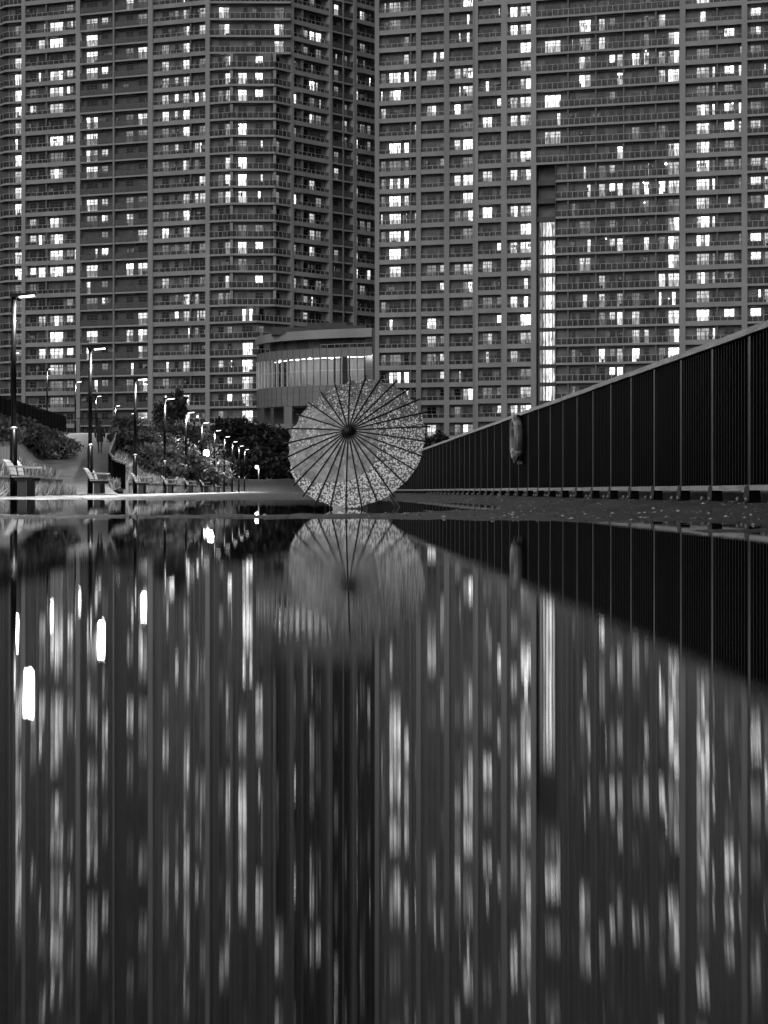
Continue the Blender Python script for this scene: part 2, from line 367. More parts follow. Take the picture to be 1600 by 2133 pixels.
RT_BAYS = [
 ('A1', RA, 790, 867, 'framed', 'A 791 802 d,B 808 833 d,C 839 850 d,D 861 867 d',
  '27:aB 26:b 23:aBCD 22:aB 19:BC 17:aBC 16:aBC 15:aBc 14:aBCD 13:Bc 12:B 9:b 8:d 7:d 6:BCd'),
 ('A2', RA, 877, 925, 'framed', 'A 887 907 d,B 914 925 w', '24:aB 23:A 21:A 12:B 11:B 9:A 8:b 7:B 6:B 3:A'),
 ('A3', RA, 936, 985, 'framed', 'A 944 958 d,B 962 985 d', '27:B 26:b 25:ab 23:B 22:aB 21:AB 20:b 19:AB 17:AB 16:B 15:aB 14:b 12:aB 11:B 6:a 5:B 3:B'),
 ('B1', RB, 996, 1044, 'framed', 'A 1003 1024 d,B 1033 1044 w', '26:b 22:a 21:B 20:A 15:A 13:B 12:A 9:B 8:A 7:a 5:ab 4:B'),
 ('B2', RB, 1056, 1106, 'framed', 'A 1061 1077 d,B 1082 1106 d',
  '26:AB 25:AB 24:B 23:B 22:B 21:AB 20:AB 18:B 17:AB 15:AB 14:B 13:AB 12:B 11:b 10:Ab 9:B 8:B 6:b 5:B 4:AB'),
 ('C', RB, 1117, 1416, 'open', 'A 1133 1167 d,B 1190 1198 d,C 1205 1230 d,D 1246 1260 d,E 1268 1281 w,F 1284 1297 d,G 1315 1332 d,H 1340 1352 d,I 1371 1386 d,J 1391 1415 d',  # slot B: a lit side wall, drawn as a narrow glowing window
  '25:bC 24:AbCDJ 23:CEGHIJ 22:bCFIJ 21:A 20:a 19:A 18:FJ 17:cdEhJ 16:cDEFGHIJ 15:hj 14:gJ 13:cEFHiJ 12:J 11:IJ 10:cDFgij 9:dFJ 8:GJ 7:DEFGJ 6:EF'),
 ('D', RB, 1428, 1545, 'framed', 'A 1450 1478 d,B 1483 1490 d,C 1508 1530 w,D 1538 1545 d',
  '26:A 25:a 24:C 23:d 22:ABCD 20:ABCD 19:ACD 18:Ac 17:Ab 16:AB 15:Ac 14:AB 13:A 12:Ab 11:AB 9:AC 8:AB'),
 ('E', RB, 1557, 1625, 'open', 'A 1563 1586 w,B 1592 1602 d', '25:A 24:A 22:b 19:A 17:A 16:AB 15:aB 14:b 13:AB 12:A 10:a 9:A'),
]
def bay_floor(mb, kind, fr, s0, s1, zb, parts=('slab', 'rail', 'glass'), dz=0.0):
    """one storey of one bay: floor slab with its edge, railing and railing glass, floor level zb"""
    sl, ra, gl = mb
    if kind == 'framed':
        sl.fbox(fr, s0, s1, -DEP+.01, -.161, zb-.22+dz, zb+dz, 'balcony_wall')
        sl.fbox(fr, s0, s1, -.16, 0, zb-.42+dz, zb+.40+dz, 'facade')
        top, bot, ofs = zb+1.12, zb+.40, -.08
    elif kind == 'panel':
        sl.fbox(fr, s0, s1, -DEP+.01, -.051, zb-.22+dz, zb+dz, 'balcony_wall_dark')
        sl.fbox(fr, s0, s1, -.05, .03, zb-.24+dz, zb+.06+dz, 'slab_edge')
        top, bot, ofs = zb+1.22, zb+.1, -.06
    else:
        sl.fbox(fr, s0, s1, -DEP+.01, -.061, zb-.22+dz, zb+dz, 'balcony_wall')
        sl.fbox(fr, s0, s1, -.06, .05, zb-.28+dz, zb+.10+dz, 'slab_edge')
        top, bot, ofs = zb+1.2, zb+.14, -.04
    if kind != 'panel':
        ra.fbox(fr, s0, s1, ofs-.03, ofs+.03, top-.06, top, 'rail_metal')
        k = max(1, round((s1-s0)/(.95 if kind == 'open' else 1.15)))
        for i in range(1, k):
            s = s0+(s1-s0)*i/k; ra.fbox(fr, s-.036, s+.036, ofs-.025, ofs+.025, bot, top-.061, 'rail_metal')
        gl.fbox(fr, s0+.03, s1-.03, ofs-.045, ofs-.033, bot, top-.08, 'rail_glass')
    else:
        ra.fbox(fr, s0, s1, ofs-.03, ofs+.03, top-.05, top, 'window_frame')
        k = max(2, round((s1-s0)/1.3))
        for i in range(k):
            gl.fbox(fr, s0+(s1-s0)*i/k+.02, s0+(s1-s0)*(i+1)/k-.02, ofs-.012, ofs+.012, bot, top-.051, 'rail_panel')
def window_geo(fr, s0, s1, z0, z1, back, pane_m, fm, pm):
    o0, o1 = back+.005, back+.075; w = s1-s0
    fm.fbox(fr, s0, s1, o0, o1, z0, z0+.07, 'window_frame'); fm.fbox(fr, s0, s1, o0, o1, z1-.07, z1, 'window_frame')
    k = max(1, round(w/.85))
    for i in range(k+1):
        s = s0+.05+(w-.10)*i/k; fm.fbox(fr, s-.05, s+.05, o0, o1, z0+.0701, z1-.0701, 'window_frame')
    fm.fbox(fr, s0+.02, s1-.02, o0, o1-.01, z1-.62, z1-.54, 'window_frame')
    P, t, n = fr
    def q(s, z): v = P+t*s+n*(back+.03); return (v.x, v.y, z)
    wr = random.Random(int((s0*31+z0*7+P.x*3)*10))
    for i in range(k):
        m = pane_m; r = wr.random()
        if m in ('lit_bright', 'lit_mid'): m = m if r < .66 else ('lit_mid' if r < .8 else ('lit_low' if r < .93 else 'lit_dim'))
        a, c = s0+.02+(w-.04)*i/k, s0+.02+(w-.04)*(i+1)/k
        pm.quad(q(a, z0+.02), q(c, z0+.02), q(c, z1-.02), q(a, z1-.02), m)
WALLFEAT = {}
def wall_strip(mb, fr, s0, s1, z0, z1, nlo, nhi, wallm, parts_u=(), seed=0):
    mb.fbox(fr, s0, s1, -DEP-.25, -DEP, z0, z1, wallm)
    r = random.Random(seed)
    for n in range(nlo, nhi+1):                 # beams, air-conditioner outlets on the balcony walls
        z = n*FH
        a = s0+(s1-s0)*.08; c = s0+(s1-s0)*.62
        mb.fbox(fr, a, c, -DEP+.001, -DEP+.4, z+FH-.5, z+FH-.24, wallm)
        for k in range(2): mb.fbox(fr, c+.3+.35*k, c+.46+.35*k, -DEP+.001, -DEP+.05, z+2.48, z+2.62, 'mullion_dark')
        if r.random() < .5:
            q = s0+(s1-s0)*r.random()*.85; mb.fbox(fr, q, q+.75, -DEP+.02, -DEP+.32, z+.02, z+.62, 'facade_darker')
    for s in parts_u:                            # partition between two flats
        mb.fbox(fr, s-.12, s+.12, -DEP+.002, -.22, z0, z1, wallm)

LV = {'A': 'lit_bright'}
class Tower:
    def __init__(s, root, vis_top, top): s.root = root; s.vt = vis_top; s.top = top; s.wins = []; s.cache = {}
    def bay(s, name, fr, s0, s1, kind, floors, origin_z0=True, dz=0.0):
        key = (name, kind)
        for n in floors:
            if key not in s.cache:
                mbs = (MB(), MB(), MB()); bay_floor(mbs, kind, fr, s0, s1, 0.0, dz=dz)
                P = fr[0]+fr[1]*((s0+s1)/2)
                s.cache[key] = (P, [m.mesh(q, (P.x, P.y, 0)) for m, q in zip(mbs, ('balcony', 'railing', 'glass_panel'))])
            P, me = s.cache[key]
            o = link('balcony', me[0], (P.x, P.y, n*FH), s.root)
            for q, m2 in (('railing', me[1]), ('glass_panel', me[2])): link(q, m2, (P.x, P.y, n*FH), o)
    def window(s, fr, s0, s1, n, kind, state):
        z0, z1 = (.08, 2.42) if kind == 'd' else (1.0, 2.42)
        r = random.random()
        if state == 'A': m = 'lit_bright' if r < .5 else ('lit_mid' if r < .85 else 'lit_low')
        elif state == 'a':
            m = 'lit_bright' if r < .25 else 'lit_mid'
            if r < .55:
                w = (s1-s0)*random.uniform(.25, .45); c = random.choice((s0+w/2, s1-w/2, (s0+s1)/2)); s0, s1 = c-w/2, c+w/2
            else: m = 'lit_dim'
        else: m = 'pane_dark' if r < .66 else ('pane_curtain' if r < .83 else ('lit_dim' if r < .95 else 'lit_low'))
        s.wins.append((fr, s0, s1, n*FH+z0, n*FH+z1, m, (s1-s0)*(z1-z0)*(3 if state else 1)*(1 if 2 <= n <= s.vt else .01)))
    def finish(s):
        s.wins.sort(key=lambda w: -w[6])
        rest = MB()
        for k, (fr, s0, s1, z0, z1, m, a) in enumerate(s.wins):
            if k < 300:
                P = fr[0]+fr[1]*((s0+s1)/2)+fr[2]*(-DEP); P = Vector((P.x, P.y, z0))
                fm, pm = MB(), MB(); window_geo(fr, s0, s1, z0, z1, -DEP, m, fm, pm)
                o = link('window', fm.mesh('window', P), P, s.root); link('pane', pm.mesh('pane', P), P, o)
            else: window_geo(fr, s0, s1, z0, z1, -DEP, m, rest, rest)
        o = rest.build('far_windows', 'window_frame', s.root); o['kind'] = 'stuff'
        cl = MB(); r = random.Random(9)
        for k, (fr, s0, s1, z0, z1, m, a) in enumerate(s.wins):
            if r.random() > .42: continue
            zf = math.floor(z0/FH)*FH; c = r.uniform(s0-.6, s1+.6); q = r.random()
            if q < .35:                                              # washing on a pole
                n = r.randint(2, 5); zt = zf+r.uniform(1.75, 2.1)
                for j in range(n): cl.fbox(fr, c+j*.36, c+j*.36+r.uniform(.2, .33), -.62, -.60, zt-r.uniform(.4, .85), zt, r.choice(('facade', 'balcony_wall', 'slab_edge', 'dark_cladding')))
            elif q < .7:                                             # boxes, planters, stools
                h = r.uniform(.3, .95); cl.fbox(fr, c, c+r.uniform(.3, .8), -.8, -.45, zf+.02, zf+h, r.choice(('facade_darker', 'dark_cladding', 'balcony_wall')))
            else: cl.fbox(fr, c, c+.06, -.75, -.69, zf+.02, zf+r.uniform(1.2, 2.2), 'rail_metal')
        o = cl.build('balcony_clutter', 'facade', s.root); o['kind'] = 'stuff'
def upper(tw, bays, n0, n1, extra=()):
    mb = MB()
    for fr, s0, s1, kind in bays:
        for n in range(n0, n1): bay_floor((mb, mb, mb), kind, fr, s0, s1, n*FH)
    o = mb.build('upper_storeys', 'facade', tw.root); o['kind'] = 'stuff'

def make_left_tower():
    root = empty('apartment_tower', pt(LF, 437), 'grey apartment tower on the left with many lit balconies and an angled corner', 'building', 'apartment towers behind the promenade')
    VT, TOP = 30, 41; tw = Tower(root, VT, TOP); up = []
    ZT = TOP*FH
    for name, fr, u0, u1, kind, sl, lit in LT_BAYS:
        s0, s1 = hit(fr, u0), hit(fr, u1); slots = win_slots(sl); lit = parse(lit)
        tw.bay(name, fr, s0, s1, kind, range(1, VT+2)); up.append((fr, s0, s1, kind))
        mb = MB(); pu = {'L1': [95], 'L4': [396], 'R1': [633]}.get(name, [])
        wall_strip(mb, fr, s0-.05, s1+.05, 0, ZT, 1, TOP-1, 'balcony_wall_dark' if kind == 'panel' else 'balcony_wall', [hit(fr, q) for q in pu], name)
        mb.build('balcony_wall', 'balcony_wall', root)
        for n in range(1, TOP):
            for k, (a, c, wk) in slots.items():
                L = lit.get(n, ''); st = 'A' if k in L else ('a' if k.lower() in L else '')
                if n > VT and random.random() < .22: st = random.choice('Aa')
                # the wall stands back from the facade line: shift the opening so that it stays in its column
                tw.window(fr, hit(fr, a), hit(fr, c), n, wk, st)
    # pillars
    for fr, a, c in ((LF, 45, 53), (LF, 158, 167), (LF, 235, 238.5), (LF, 308.5, 318.5), (LF, 428, 437), (RF, 606, 612), (RF, 686, 692), (RF, 736, 743)):
        mb = MB(); mb.fbox(fr, hit(fr, a), hit(fr, c), -DEP-.1, .10 if c-a > 4 else .06, -.1, ZT); mb.build('pillar', 'facade' if c-a > 4 else 'cladding', root)
    mb = MB(); s = hit(RF, 714.5); mb.fbox(RF, s-.12, s+.12, .035, .2, -.1, ZT); mb.build('drain_pipe', 'cladding', root)
    # left end bay: turns away from us
    f0 = seg_frame(L0K, pt(LF, 45)); f1 = seg_frame(L0E, L0K)
    lit0 = parse('26:A 25:A 24:A 23:A 22:A 21:a 20:A 18:A 17:A 15:A 14:A 13:A 12:a 10:a 9:a 28:a')
    d0 = (pt(LF, 45)-L0K).length; d1 = (L0K-L0E).length
    for nm, fr, L in (('e0', f0, d0), ('e1', f1, d1)):
        tw.bay(nm, fr, 0, L, 'open', range(1, VT+2), dz=.004 if nm == 'e1' else 0); up.append((fr, 0, L, 'open'))
        mb = MB(); wall_strip(mb, fr, 0, L, 0, ZT, 1, TOP-1, 'balcony_wall', (), nm); mb.build('balcony_wall', 'balcony_wall', root)
    for n in range(1, TOP):
        L = lit0.get(n, ''); st = 'A' if 'A' in L else ('a' if 'a' in L else '')
        tw.window(f0, hit(f0, 26), hit(f0, 43), n, 'd', st); tw.window(f1, 2.5, 4.3, n, 'd', 'a' if random.random() < .2 else '')
    # corner bay: chord at the top, three facets in the middle, sharp corner below
    P0, P3 = pt(LF, 437), pt(RF, 606); Q = pt(LF, 535)
    segs = {'top': [(P0, P3+Vector((0, -1.2, 0)))], 'mid': [(P0, K1), (K1, K2), (K2, P3)], 'low': [(P0, Q), (Q, P3)]}
    rangs = {'top': range(26, TOP), 'mid': range(11, 26), 'low': range(1, 11)}
    slots = {'top': [[('A', 455, 478, 'd'), ('B', 506, 516, 'd'), ('C', 530, 545, 'd'), ('E', 571, 592, 'd')]],
             'mid': [[('X', 450, 462, 'd'), ('B', 465, 480, 'd')], [('C', 495, 514, 'd'), ('D', 531, 548, 'w')], [('E', 574, 590, 'd')]],
             'low': [[('A', 450, 462, 'w'), ('B', 469, 480, 'w'), ('C', 500, 523, 'd')], [('D', 545, 556, 'd'), ('E', 576, 590, 'w')]]}
    lits = parse('28:eA 27:AE 26:E 25:BD 24:BCD 23:BCD 21:BC 20:bcde 19:BC 18:BCd 17:BCde 14:BCD 12:BD 10:C 9: 8:C 7:bC 6:BC 5:BC 4:C 3:BC')
    for gname in ('top', 'mid', 'low'):
        for i, (A, B) in enumerate(segs[gname]):
            fr = seg_frame(A, B); L = (B-A).length
            fl = [n for n in rangs[gname] if n <= VT+1]
            tw.bay('corner'+gname+str(i), fr, 0, L, 'open', fl, dz=.004*i)
            if gname == 'top': up.append((fr, 0, L, 'open'))
            mb = MB(); ns = list(rangs[gname])
            wall_strip(mb, fr, 0, L, ns[0]*FH, (ns[-1]+1)*FH-.24, ns[0], ns[-1], 'balcony_wall', (), gname+str(i)); mb.build('balcony_wall', 'balcony_wall', root)
            for n in ns:
                for k, a, c, wk in slots[gname][i]:
                    q = lits.get(n, ''); st = 'A' if k in q else ('a' if k.lower() in q else '')
                    if n > VT and random.random() < .25: st = 'A'
                    tw.window(fr, hit(fr, a), hit(fr, c), n, wk, st)
    for A, nm in ((K1, 0), (K2, 1)):
        fr = seg_frame(K1, K2); s = (A-K1).length; mb = MB(); mb.fbox(fr, s-.28, s+.28, -1.05, -.35, 11*FH, 26*FH-.3); mb.build('pillar', 'facade', root)
    mb = MB(); fr = seg_frame(L0K, pt(LF, 437)); mb.fbox(fr, -2, (pt(LF, 437)-L0K).length, -16, -DEP-.3, -.1, ZT+1)
    f2 = RF; mb.fbox(f2, hit(RF, 606), hit(RF, 781)+30, -14, -DEP-.3, -.1, ZT+1.01); mb.fbox(seg_frame(K1, K2), -.2, (K2-K1).length+.2, -9, -DEP-.3, -.1, 26*FH-.3); fc = seg_frame(P0, P3+Vector((0, -1.2, 0))); mb.fbox(fc, .1, (P3-P0).length-.1, -9, -DEP-.3, 26*FH-.29, ZT+1.02); mb.build('core', 'core', root)
    for u, v in ((360, 871), (412, 868)):
        p = pt(LF, u); p = Vector((p.x, p.y-.3, H+(CV-v)/F*p.y)); mb = MB(); mb.tube([p-Vector((0, 0, .2)), p, p+Vector((0, 0, .2))], [.12, .2, .12], 8); mb.build('wall_lamp', 'bulb', root)
    tw.finish(); upper(tw, up, VT+2, TOP)
def make_right_tower():
    root = empty('apartment_tower', pt(RB, 1117), 'grey apartment tower on the right with a lit glazed stairwell strip', 'building', 'apartment towers behind the promenade')
    VT, TOP = 27, 38; tw = Tower(root, VT, TOP); up = []; ZT = TOP*FH
    for name, fr, u0, u1, kind, sl, lit in RT_BAYS:
        s0, s1 = hit(fr, u0), hit(fr, u1); slots = win_slots(sl); lit = parse(lit)
        if name == 'C':
            sm = hit(fr, 1158); tw.bay('C', fr, s0, s1, kind, range(18, VT+2)); tw.bay('Cs', fr, sm, s1, kind, range(1, 18))
        else: tw.bay(name, fr, s0, s1, kind, range(1, VT+2))
        up.append((fr, s0, s1, kind))
        mb = MB(); pu = {'C': [1183, 1241, 1299, 1366], 'D': [1494], 'A1': [855]}.get(name, [])
        a0 = hit(fr, 1158) if name == 'C' else s0-.05
        wall_strip(mb, fr, a0, s1+.05, 0, ZT, 1, TOP-1, 'balcony_wall', [hit(fr, q) for q in pu], name)
        if name == 'C': mb.fbox(fr, s0-.05, a0-.01, -DEP-.25, -DEP, 18*FH, ZT, 'balcony_wall')
        mb.build('balcony_wall', 'balcony_wall', root)
        for n in range(1, TOP):
            for k, (a, c, wk) in slots.items():
                if name == 'C' and k == 'A' and n < 18: continue
                L = lit.get(n, ''); st = 'A' if k in L else ('a' if k.lower() in L else '')
                if n > VT and random.random() < .22: st = random.choice('Aa')
                tw.window(fr, hit(fr, a), hit(fr, c), n, wk, st)
    for fr, a, c, m in ((RA, 781, 790, 'facade_darker'), (RA, 867, 877, 'facade_darker'), (RA, 925, 936, 'facade_darker'), (RA, 985, 991, 'facade_darker'),
                     (RB, 990, 996, 'facade'), (RB, 1044, 1056, 'facade'), (RB, 1106, 1117, 'facade'), (RB, 1416, 1428, 'facade'), (RB, 1545, 1557, 'facade')):
        mb = MB(); mb.fbox(fr, hit(fr, a), hit(fr, c), -DEP-.1, .10, -.1, ZT); mb.build('pillar', m, root)
    # stairwell: open well above, glazed and lit below
    s0, s1 = hit(RB, 1123), hit(RB, 1156)
    mb = MB(); mb.fbox(RB, hit(RB, 1117), hit(RB, 1158), -3.2, -2.9, 0, 18*FH, 'balcony_wall'); mb.fbox(RB, hit(RB, 1156.5), hit(RB, 1158), -2.9, -.3, 0, 18*FH-.3, 'dark_cladding')
    for n in range(15, 18): mb.fbox(RB, hit(RB, 1117), hit(RB, 1168), -2.89, -1.2, n*FH-.5, n*FH+.35, 'dark_cladding')
    mb.build('stair_well', 'core', root)
    for n in range(1, 15):
        z = n*FH; P = RB[0]+RB[1]*((s0+s1)/2); P = Vector((P.x, P.y, z)); fm = MB()
        fm.fbox(RB, s0, s1, -1.0, -.5, z+FH-.75, z+FH-.05, 'mullion_dark')
        for k in range(6):
            s = s0+(s1-s0)*k/5; fm.fbox(RB, s-.06, s+.06, -.72, -.58, z-.05, z+FH-.751, 'window_frame' if k != 2 else 'mullion_dark')
        o = link('stair_window', fm.mesh('stair_window', P), P, root); pm = MB()
        for k in range(5):
            v0, v1 = (RB[0]+RB[1]*(s0+(s1-s0)*q/5)+RB[2]*(-.65) for q in (k, k+1)); pm.quad((v0.x, v0.y, z-.05), (v1.x, v1.y, z-.05), (v1.x, v1.y, z+FH-.752), (v0.x, v0.y, z+FH-.752), ('lit_dim', 'lit_low', 'lit_stair', 'lit_mid', 'lit_low')[k])
        link('pane', pm.mesh('pane', P), P, o)
    mb = MB(); mb.fbox(RA, hit(RA, 782), hit(RA, 992), -20, -DEP-.3, -.1, ZT+1); mb.fbox(RB, hit(RB, 990), hit(RB, 1115), -19, -DEP-.31, -.1, ZT+1.01)
    mb.fbox(RB, hit(RB, 1115), hit(RB, 1700), -19, -5.6, -.1, ZT+1.02); mb.build('core', 'core', root)
    for u, v in ((1387, 341), (1345, 106), (1340, 380), (1262, 497), (1526, 215), (1527, 252), (1342, 422), (1256, 732), (1393, 622)):
        p = pt(RB, u)+RB[2]*(-.5); p = Vector((p.x, p.y, H+(CV-v)/F*p.y)); r = .2 if u == 1387 else .11
        mb = MB(); mb.tube([p-Vector((0, 0, r)), p-Vector((0, 0, r*.5)), p+Vector((0, 0, r*.5)), p+Vector((0, 0, r))], [r*.4, r, r, r*.4], 8); mb.build('balcony_lamp', 'bulb', root)
    tw.finish(); upper(tw, up, VT+2, TOP)
make_left_tower(); make_right_tower()

# ------------------------------------------------------------------ round glazed annex between the towers
def make_annex():
    root = empty('glazed_annex', (-3, 266, 0), 'low curved building with a lit band of tall glass between the towers', 'building')
    prof = [(535, 277.5), (540, 276), (548, 274.5), (560, 272.6), (580, 270.4), (600, 269), (640, 266.6), (680, 265), (720, 263.7), (775, 262.3)]
    P = [Vector(((u-CU)/F*d, d, 0)) for u, d in prof]
    # resample at even spacing ~1.25 m
    L = [0.0]
    for a, c in zip(P, P[1:]): L.append(L[-1]+(c-a).length)
    N = int(L[-1]/1.2)
    def pos(s):
        for i in range(len(P)-1):
            if s <= L[i+1]+1e-6: return P[i]+(P[i+1]-P[i])*((s-L[i])/(L[i+1]-L[i]))
        return P[-1].copy()
    R = [pos(L[-1]*i/N) for i in range(N+1)]
    fr = [seg_frame(a, c) for a, c in zip(R, R[1:])]; ln = [(c-a).length for a, c in zip(R, R[1:])]
    Z = dict(top=25.4, par=24.0, sill=22.5, head=21.15, gbot=16.75, bot=13.6)
    for i, f in enumerate(fr):
        P0 = Vector((f[0].x, f[0].y, 0))
        def piece(nm, m, z0, z1, o0, o1, gap=.03):
            b = MB(); b.fbox(f, gap, ln[i]-gap, o0, o1, z0, z1); return b.build(nm, m, root, Vector((P0.x, P0.y, z0)))
        piece('cladding_panel', 'cladding', Z['sill']-1.35, Z['sill'], -.15, 0)
        piece('cladding_panel', 'cladding', Z['bot'], Z['bot']+1.05, -.15, 0); piece('cladding_panel', 'cladding', Z['bot']+1.08, Z['bot']+2.1, -.15, 0); piece('cladding_panel', 'cladding', Z['bot']+2.13, Z['gbot'], -.15, 0)
        piece('glass_pane', 'curtain_wall', Z['gbot']+.02, Z['gbot']+2.25, -.10, -.06); piece('glass_pane', 'curtain_wall', Z['gbot']+2.30, Z['head']-.02, -.10, -.06)
        b = MB(); b.fbox(f, -.04, .04, -.5, .10 if i % 2 else .06, Z['gbot']-.05, Z['head']+.02, 'fin_white' if i % 2 == 0 or i < 14 else 'window_frame'); b.build('mullion', 'fin_white', root, Vector((P0.x, P0.y, Z['gbot'])))
        b = MB(); b.fbox(f, -.03, .03, -.2, .03, Z['bot'], Z['gbot']-.06, 'mullion_dark'); b.fbox(f, -.03, .03, -.2, .03, Z['head']+.03, Z['sill'], 'mullion_dark'); b.build('joint_strip', 'mullion_dark', root, Vector((P0.x, P0.y, Z['bot'])))
    def dep(f, i):
        q = 9.0
        while q > .8 and any((lambda w: (w.x/w.y*F+CU) > 777)(f[0]+f[1]*e-f[2]*q) for e in (0, ln[i])): q -= .2
        return q
    par = MB(); rail = MB(); terr_ = MB(); soff = MB(); inn = MB(); flo = MB(); ceil = MB(); back = MB(); roof = MB()
    for i, f in enumerate(fr):
        e = 0.02; dq = dep(f, i); db = min(dq, 5.0)
        par.fbox(f, -e, ln[i]+e, -.5, .25, Z['par'], Z['top']-.35); par.fbox(f, -e, ln[i]+e, -.6, .02, Z['top']-.348, Z['top'])
        if i > 12: rail.fbox(f, 0, ln[i], -.2, -.15, Z['sill']+.55, Z['sill']+.62); rail.fbox(f, 0, .05, -.2, -.15, Z['sill'], Z['sill']+.549)
        back.fbox(f, -e, ln[i]+e, -min(2.4, dq), -min(2.4, dq)+.2, Z['sill']-.2, Z['par']+.5, 'balcony_wall_dark' if i % 7 in (1, 2, 5) else 'balcony_wall')
        if i > 11 and i % 4 != 0: back.fbox(f, .08, ln[i]-.08, -min(2.4, dq)+.22, -min(2.4, dq)+.28, Z['sill'], Z['par']-.15, 'pane_dark')
        soff.fbox(f, -e, ln[i]+e, -dq, -.16, Z['bot']-.1, Z['bot']+.3); flo.fbox(f, -e, ln[i]+e, -dq, -.17, Z['gbot']-.3, Z['gbot']-.02); ceil.fbox(f, -e, ln[i]+e, -dq, -.17, Z['head']+.1, Z['head']+.4)
        ceil.fbox(f, .1, ln[i]-.1, -min(3.4, dq*.7), -min(3.4, dq*.7)+.4, Z['head']+.04, Z['head']+.099, 'ceiling_light'); inn.fbox(f, -.02, ln[i]+.02, -db-.2, -db, Z['gbot'], Z['head']+.1, 'balcony_wall_dark' if 20 <= i < 23 else 'fin_white')
        roof.fbox(f, -e, ln[i]+e, -max(dq, .8), -.61, Z['par']+.55, Z['top']-.3)
        if i % 3 == 1:
            c = f[0]+f[1]*.5+f[2]*(-2.0-(i % 2)*1.2); b = MB(); b.tube([(c.x, c.y, Z['head']-.1), (c.x, c.y, Z['head']+.06)], [.22, .2], 10); b.build('ceiling_lamp', 'ceiling_light', root, Vector((c.x, c.y, Z['head'])))
        if i in (15, 20): inn.fbox(f, 0, ln[i], -2.6, -2.4, Z['gbot'], Z['head']+.09, 'dark_cladding')
    par.build('parapet', 'facade', root); rail.build('terrace_railing', 'rail_metal', root); back.build('terrace_wall', 'balcony_wall', root)
    soff.build('soffit', 'dark_cladding', root); flo.build('floor_slab', 'podium_floor', root); ceil.build('ceiling', 'fin_white', root); inn.build('interior_wall', 'fin_white', root); roof.build('roof', 'dark_cladding', root)
    e1 = Vector((R[-1].x, R[-1].y, 0)).normalized(); fe = (R[-1]+Vector((.05, 0, 0)), e1, Vector((e1.y, -e1.x, 0))); b = MB(); b.fbox(fe, -.1, 12, 0, .4, Z['bot']-.12, Z['top']-.02); b.build('end_wall', 'dark_cladding', root)
    b = MB()
    for u0, u1, z in ((566, 640, 26.2), (640, 722, 26.9), (722, 760, 26.5)):
        a, c = at(u0, 0, 271), at(u1, 0, 269); b.box(a.x, c.x, 269+z*.01, 272, Z['top']-.4, z)
    b.build('plant_screen', 'dark_cladding', root)
    for u, w in ((546, .75), (567, .5), (600, 1.3), (640, .9), (690, .9), (740, .9), (770, .9)):
        d = 271 if u != 600 else 268; c = at(u, 0, d); b = MB(); b.box(c.x-w/2, c.x+w/2, d, d+1, -.1, Z['bot']-.11); b.build('column', 'cladding' if u in (600, 690) else 'dark_cladding', root, Vector((c.x, d, 0)))
    a, c = at(535, 0, 279), at(778, 0, 276); b = MB(); b.box(a.x, c.x, 279, 280, 0, 13.4); b.build('ground_floor_wall', 'dark_cladding', root)
    a, c = at(552, 0, 272), at(612, 0, 272); b = MB(); b.box(a.x, c.x, 271.8, 274, 10.35, 10.9); b.build('canopy', 'facade', root)
    for u0, u1 in ((548, 566), (567, 590), (604, 622), (625, 660)):
        a, c = at(u0, 0, 276), at(u1, 0, 276); b = MB(); b.box(a.x, c.x, 276, 276.1, 7.6, 10.2); b.build('shop_window', 'shop', root, Vector((a.x, 276, 8)))
make_annex()

# ------------------------------------------------------------------ waterfront fence
FX, FD0 = 2.84, 10.866
def make_fence():
    root = empty('waterfront_fence', (FX, FD0, .057), 'long black barred fence with a grey top rail along the right side', 'fence')
    post = MB(); post.box(-.012, .035, -.025, .025, .09, 1.085); pm = post.mesh('post', (0, 0, 0), 'post_paint')
    foot = MB(); foot.hexa([(-.03, -.05, .012), (.05, -.05, .012), (.05, .11, .012), (-.03, .11, .012), (-.02, -.035, .125), (.045, -.035, .125), (.045, .075, .125), (-.02, .075, .125)])
    foot.box(-.07, .07, -.12, .17, 0, .0119); fm = foot.mesh('foot', (0, 0, 0), 'black_paint')
    bolt = MB(); bolt.tube([(0, 0, 0), (0, 0, .02), (0, 0, .034)], [.013, .013, .007], 6); bm_ = bolt.mesh('bolt', (0, 0, 0), 'bolt_steel')
    bars = MB()
    for k in range(12):
        y = .075+k*.0775; bars.box(-.004, .026, y-.005, y+.005, .121, 1.085)
    barm = bars.mesh('bars', (0, 0, 0), 'black_paint')
    rail = MB(); rail.hexa([(-.035, .002, 1.086), (.05, .002, 1.086), (.05, .998, 1.086), (-.035, .998, 1.086), (-.03, .002, 1.129), (.045, .002, 1.129), (.045, .998, 1.129), (-.03, .998, 1.129)])
    rm = rail.mesh('top_rail', (0, 0, 0), 'rail_timber')
    low = MB(); low.box(-.02, .03, .03, .97, .086, .12); lm = low.mesh('bottom_rail', (0, 0, 0), 'rail_timber')
    r = random.Random(3)
    for k in range(-4, 72):
        d = FD0+k; o = (FX, d, .055); j = Vector((r.uniform(-.002, .002), 0, r.uniform(-.002, .002)))
        link('post', pm, o, root)
        f = link('foot', fm, o, root)
        if k < 30:
            for bx_, by in ((-.055, -.095), (-.05, .145)): link('bolt', bm_, (FX+bx_, d+by, .067), f)
        q = link('bars', barm, o, root); q['kind'] = 'stuff'
        link('top_rail', rm, Vector(o)+j, root); link('bottom_rail', lm, Vector(o)+j, root)
    b = MB(); b.box(2.98, 3.115, 4, 84, .02, .125); tag(b.build('upstand_kerb', 'kerb_stone'), None, None, kind='structure')
make_fence()
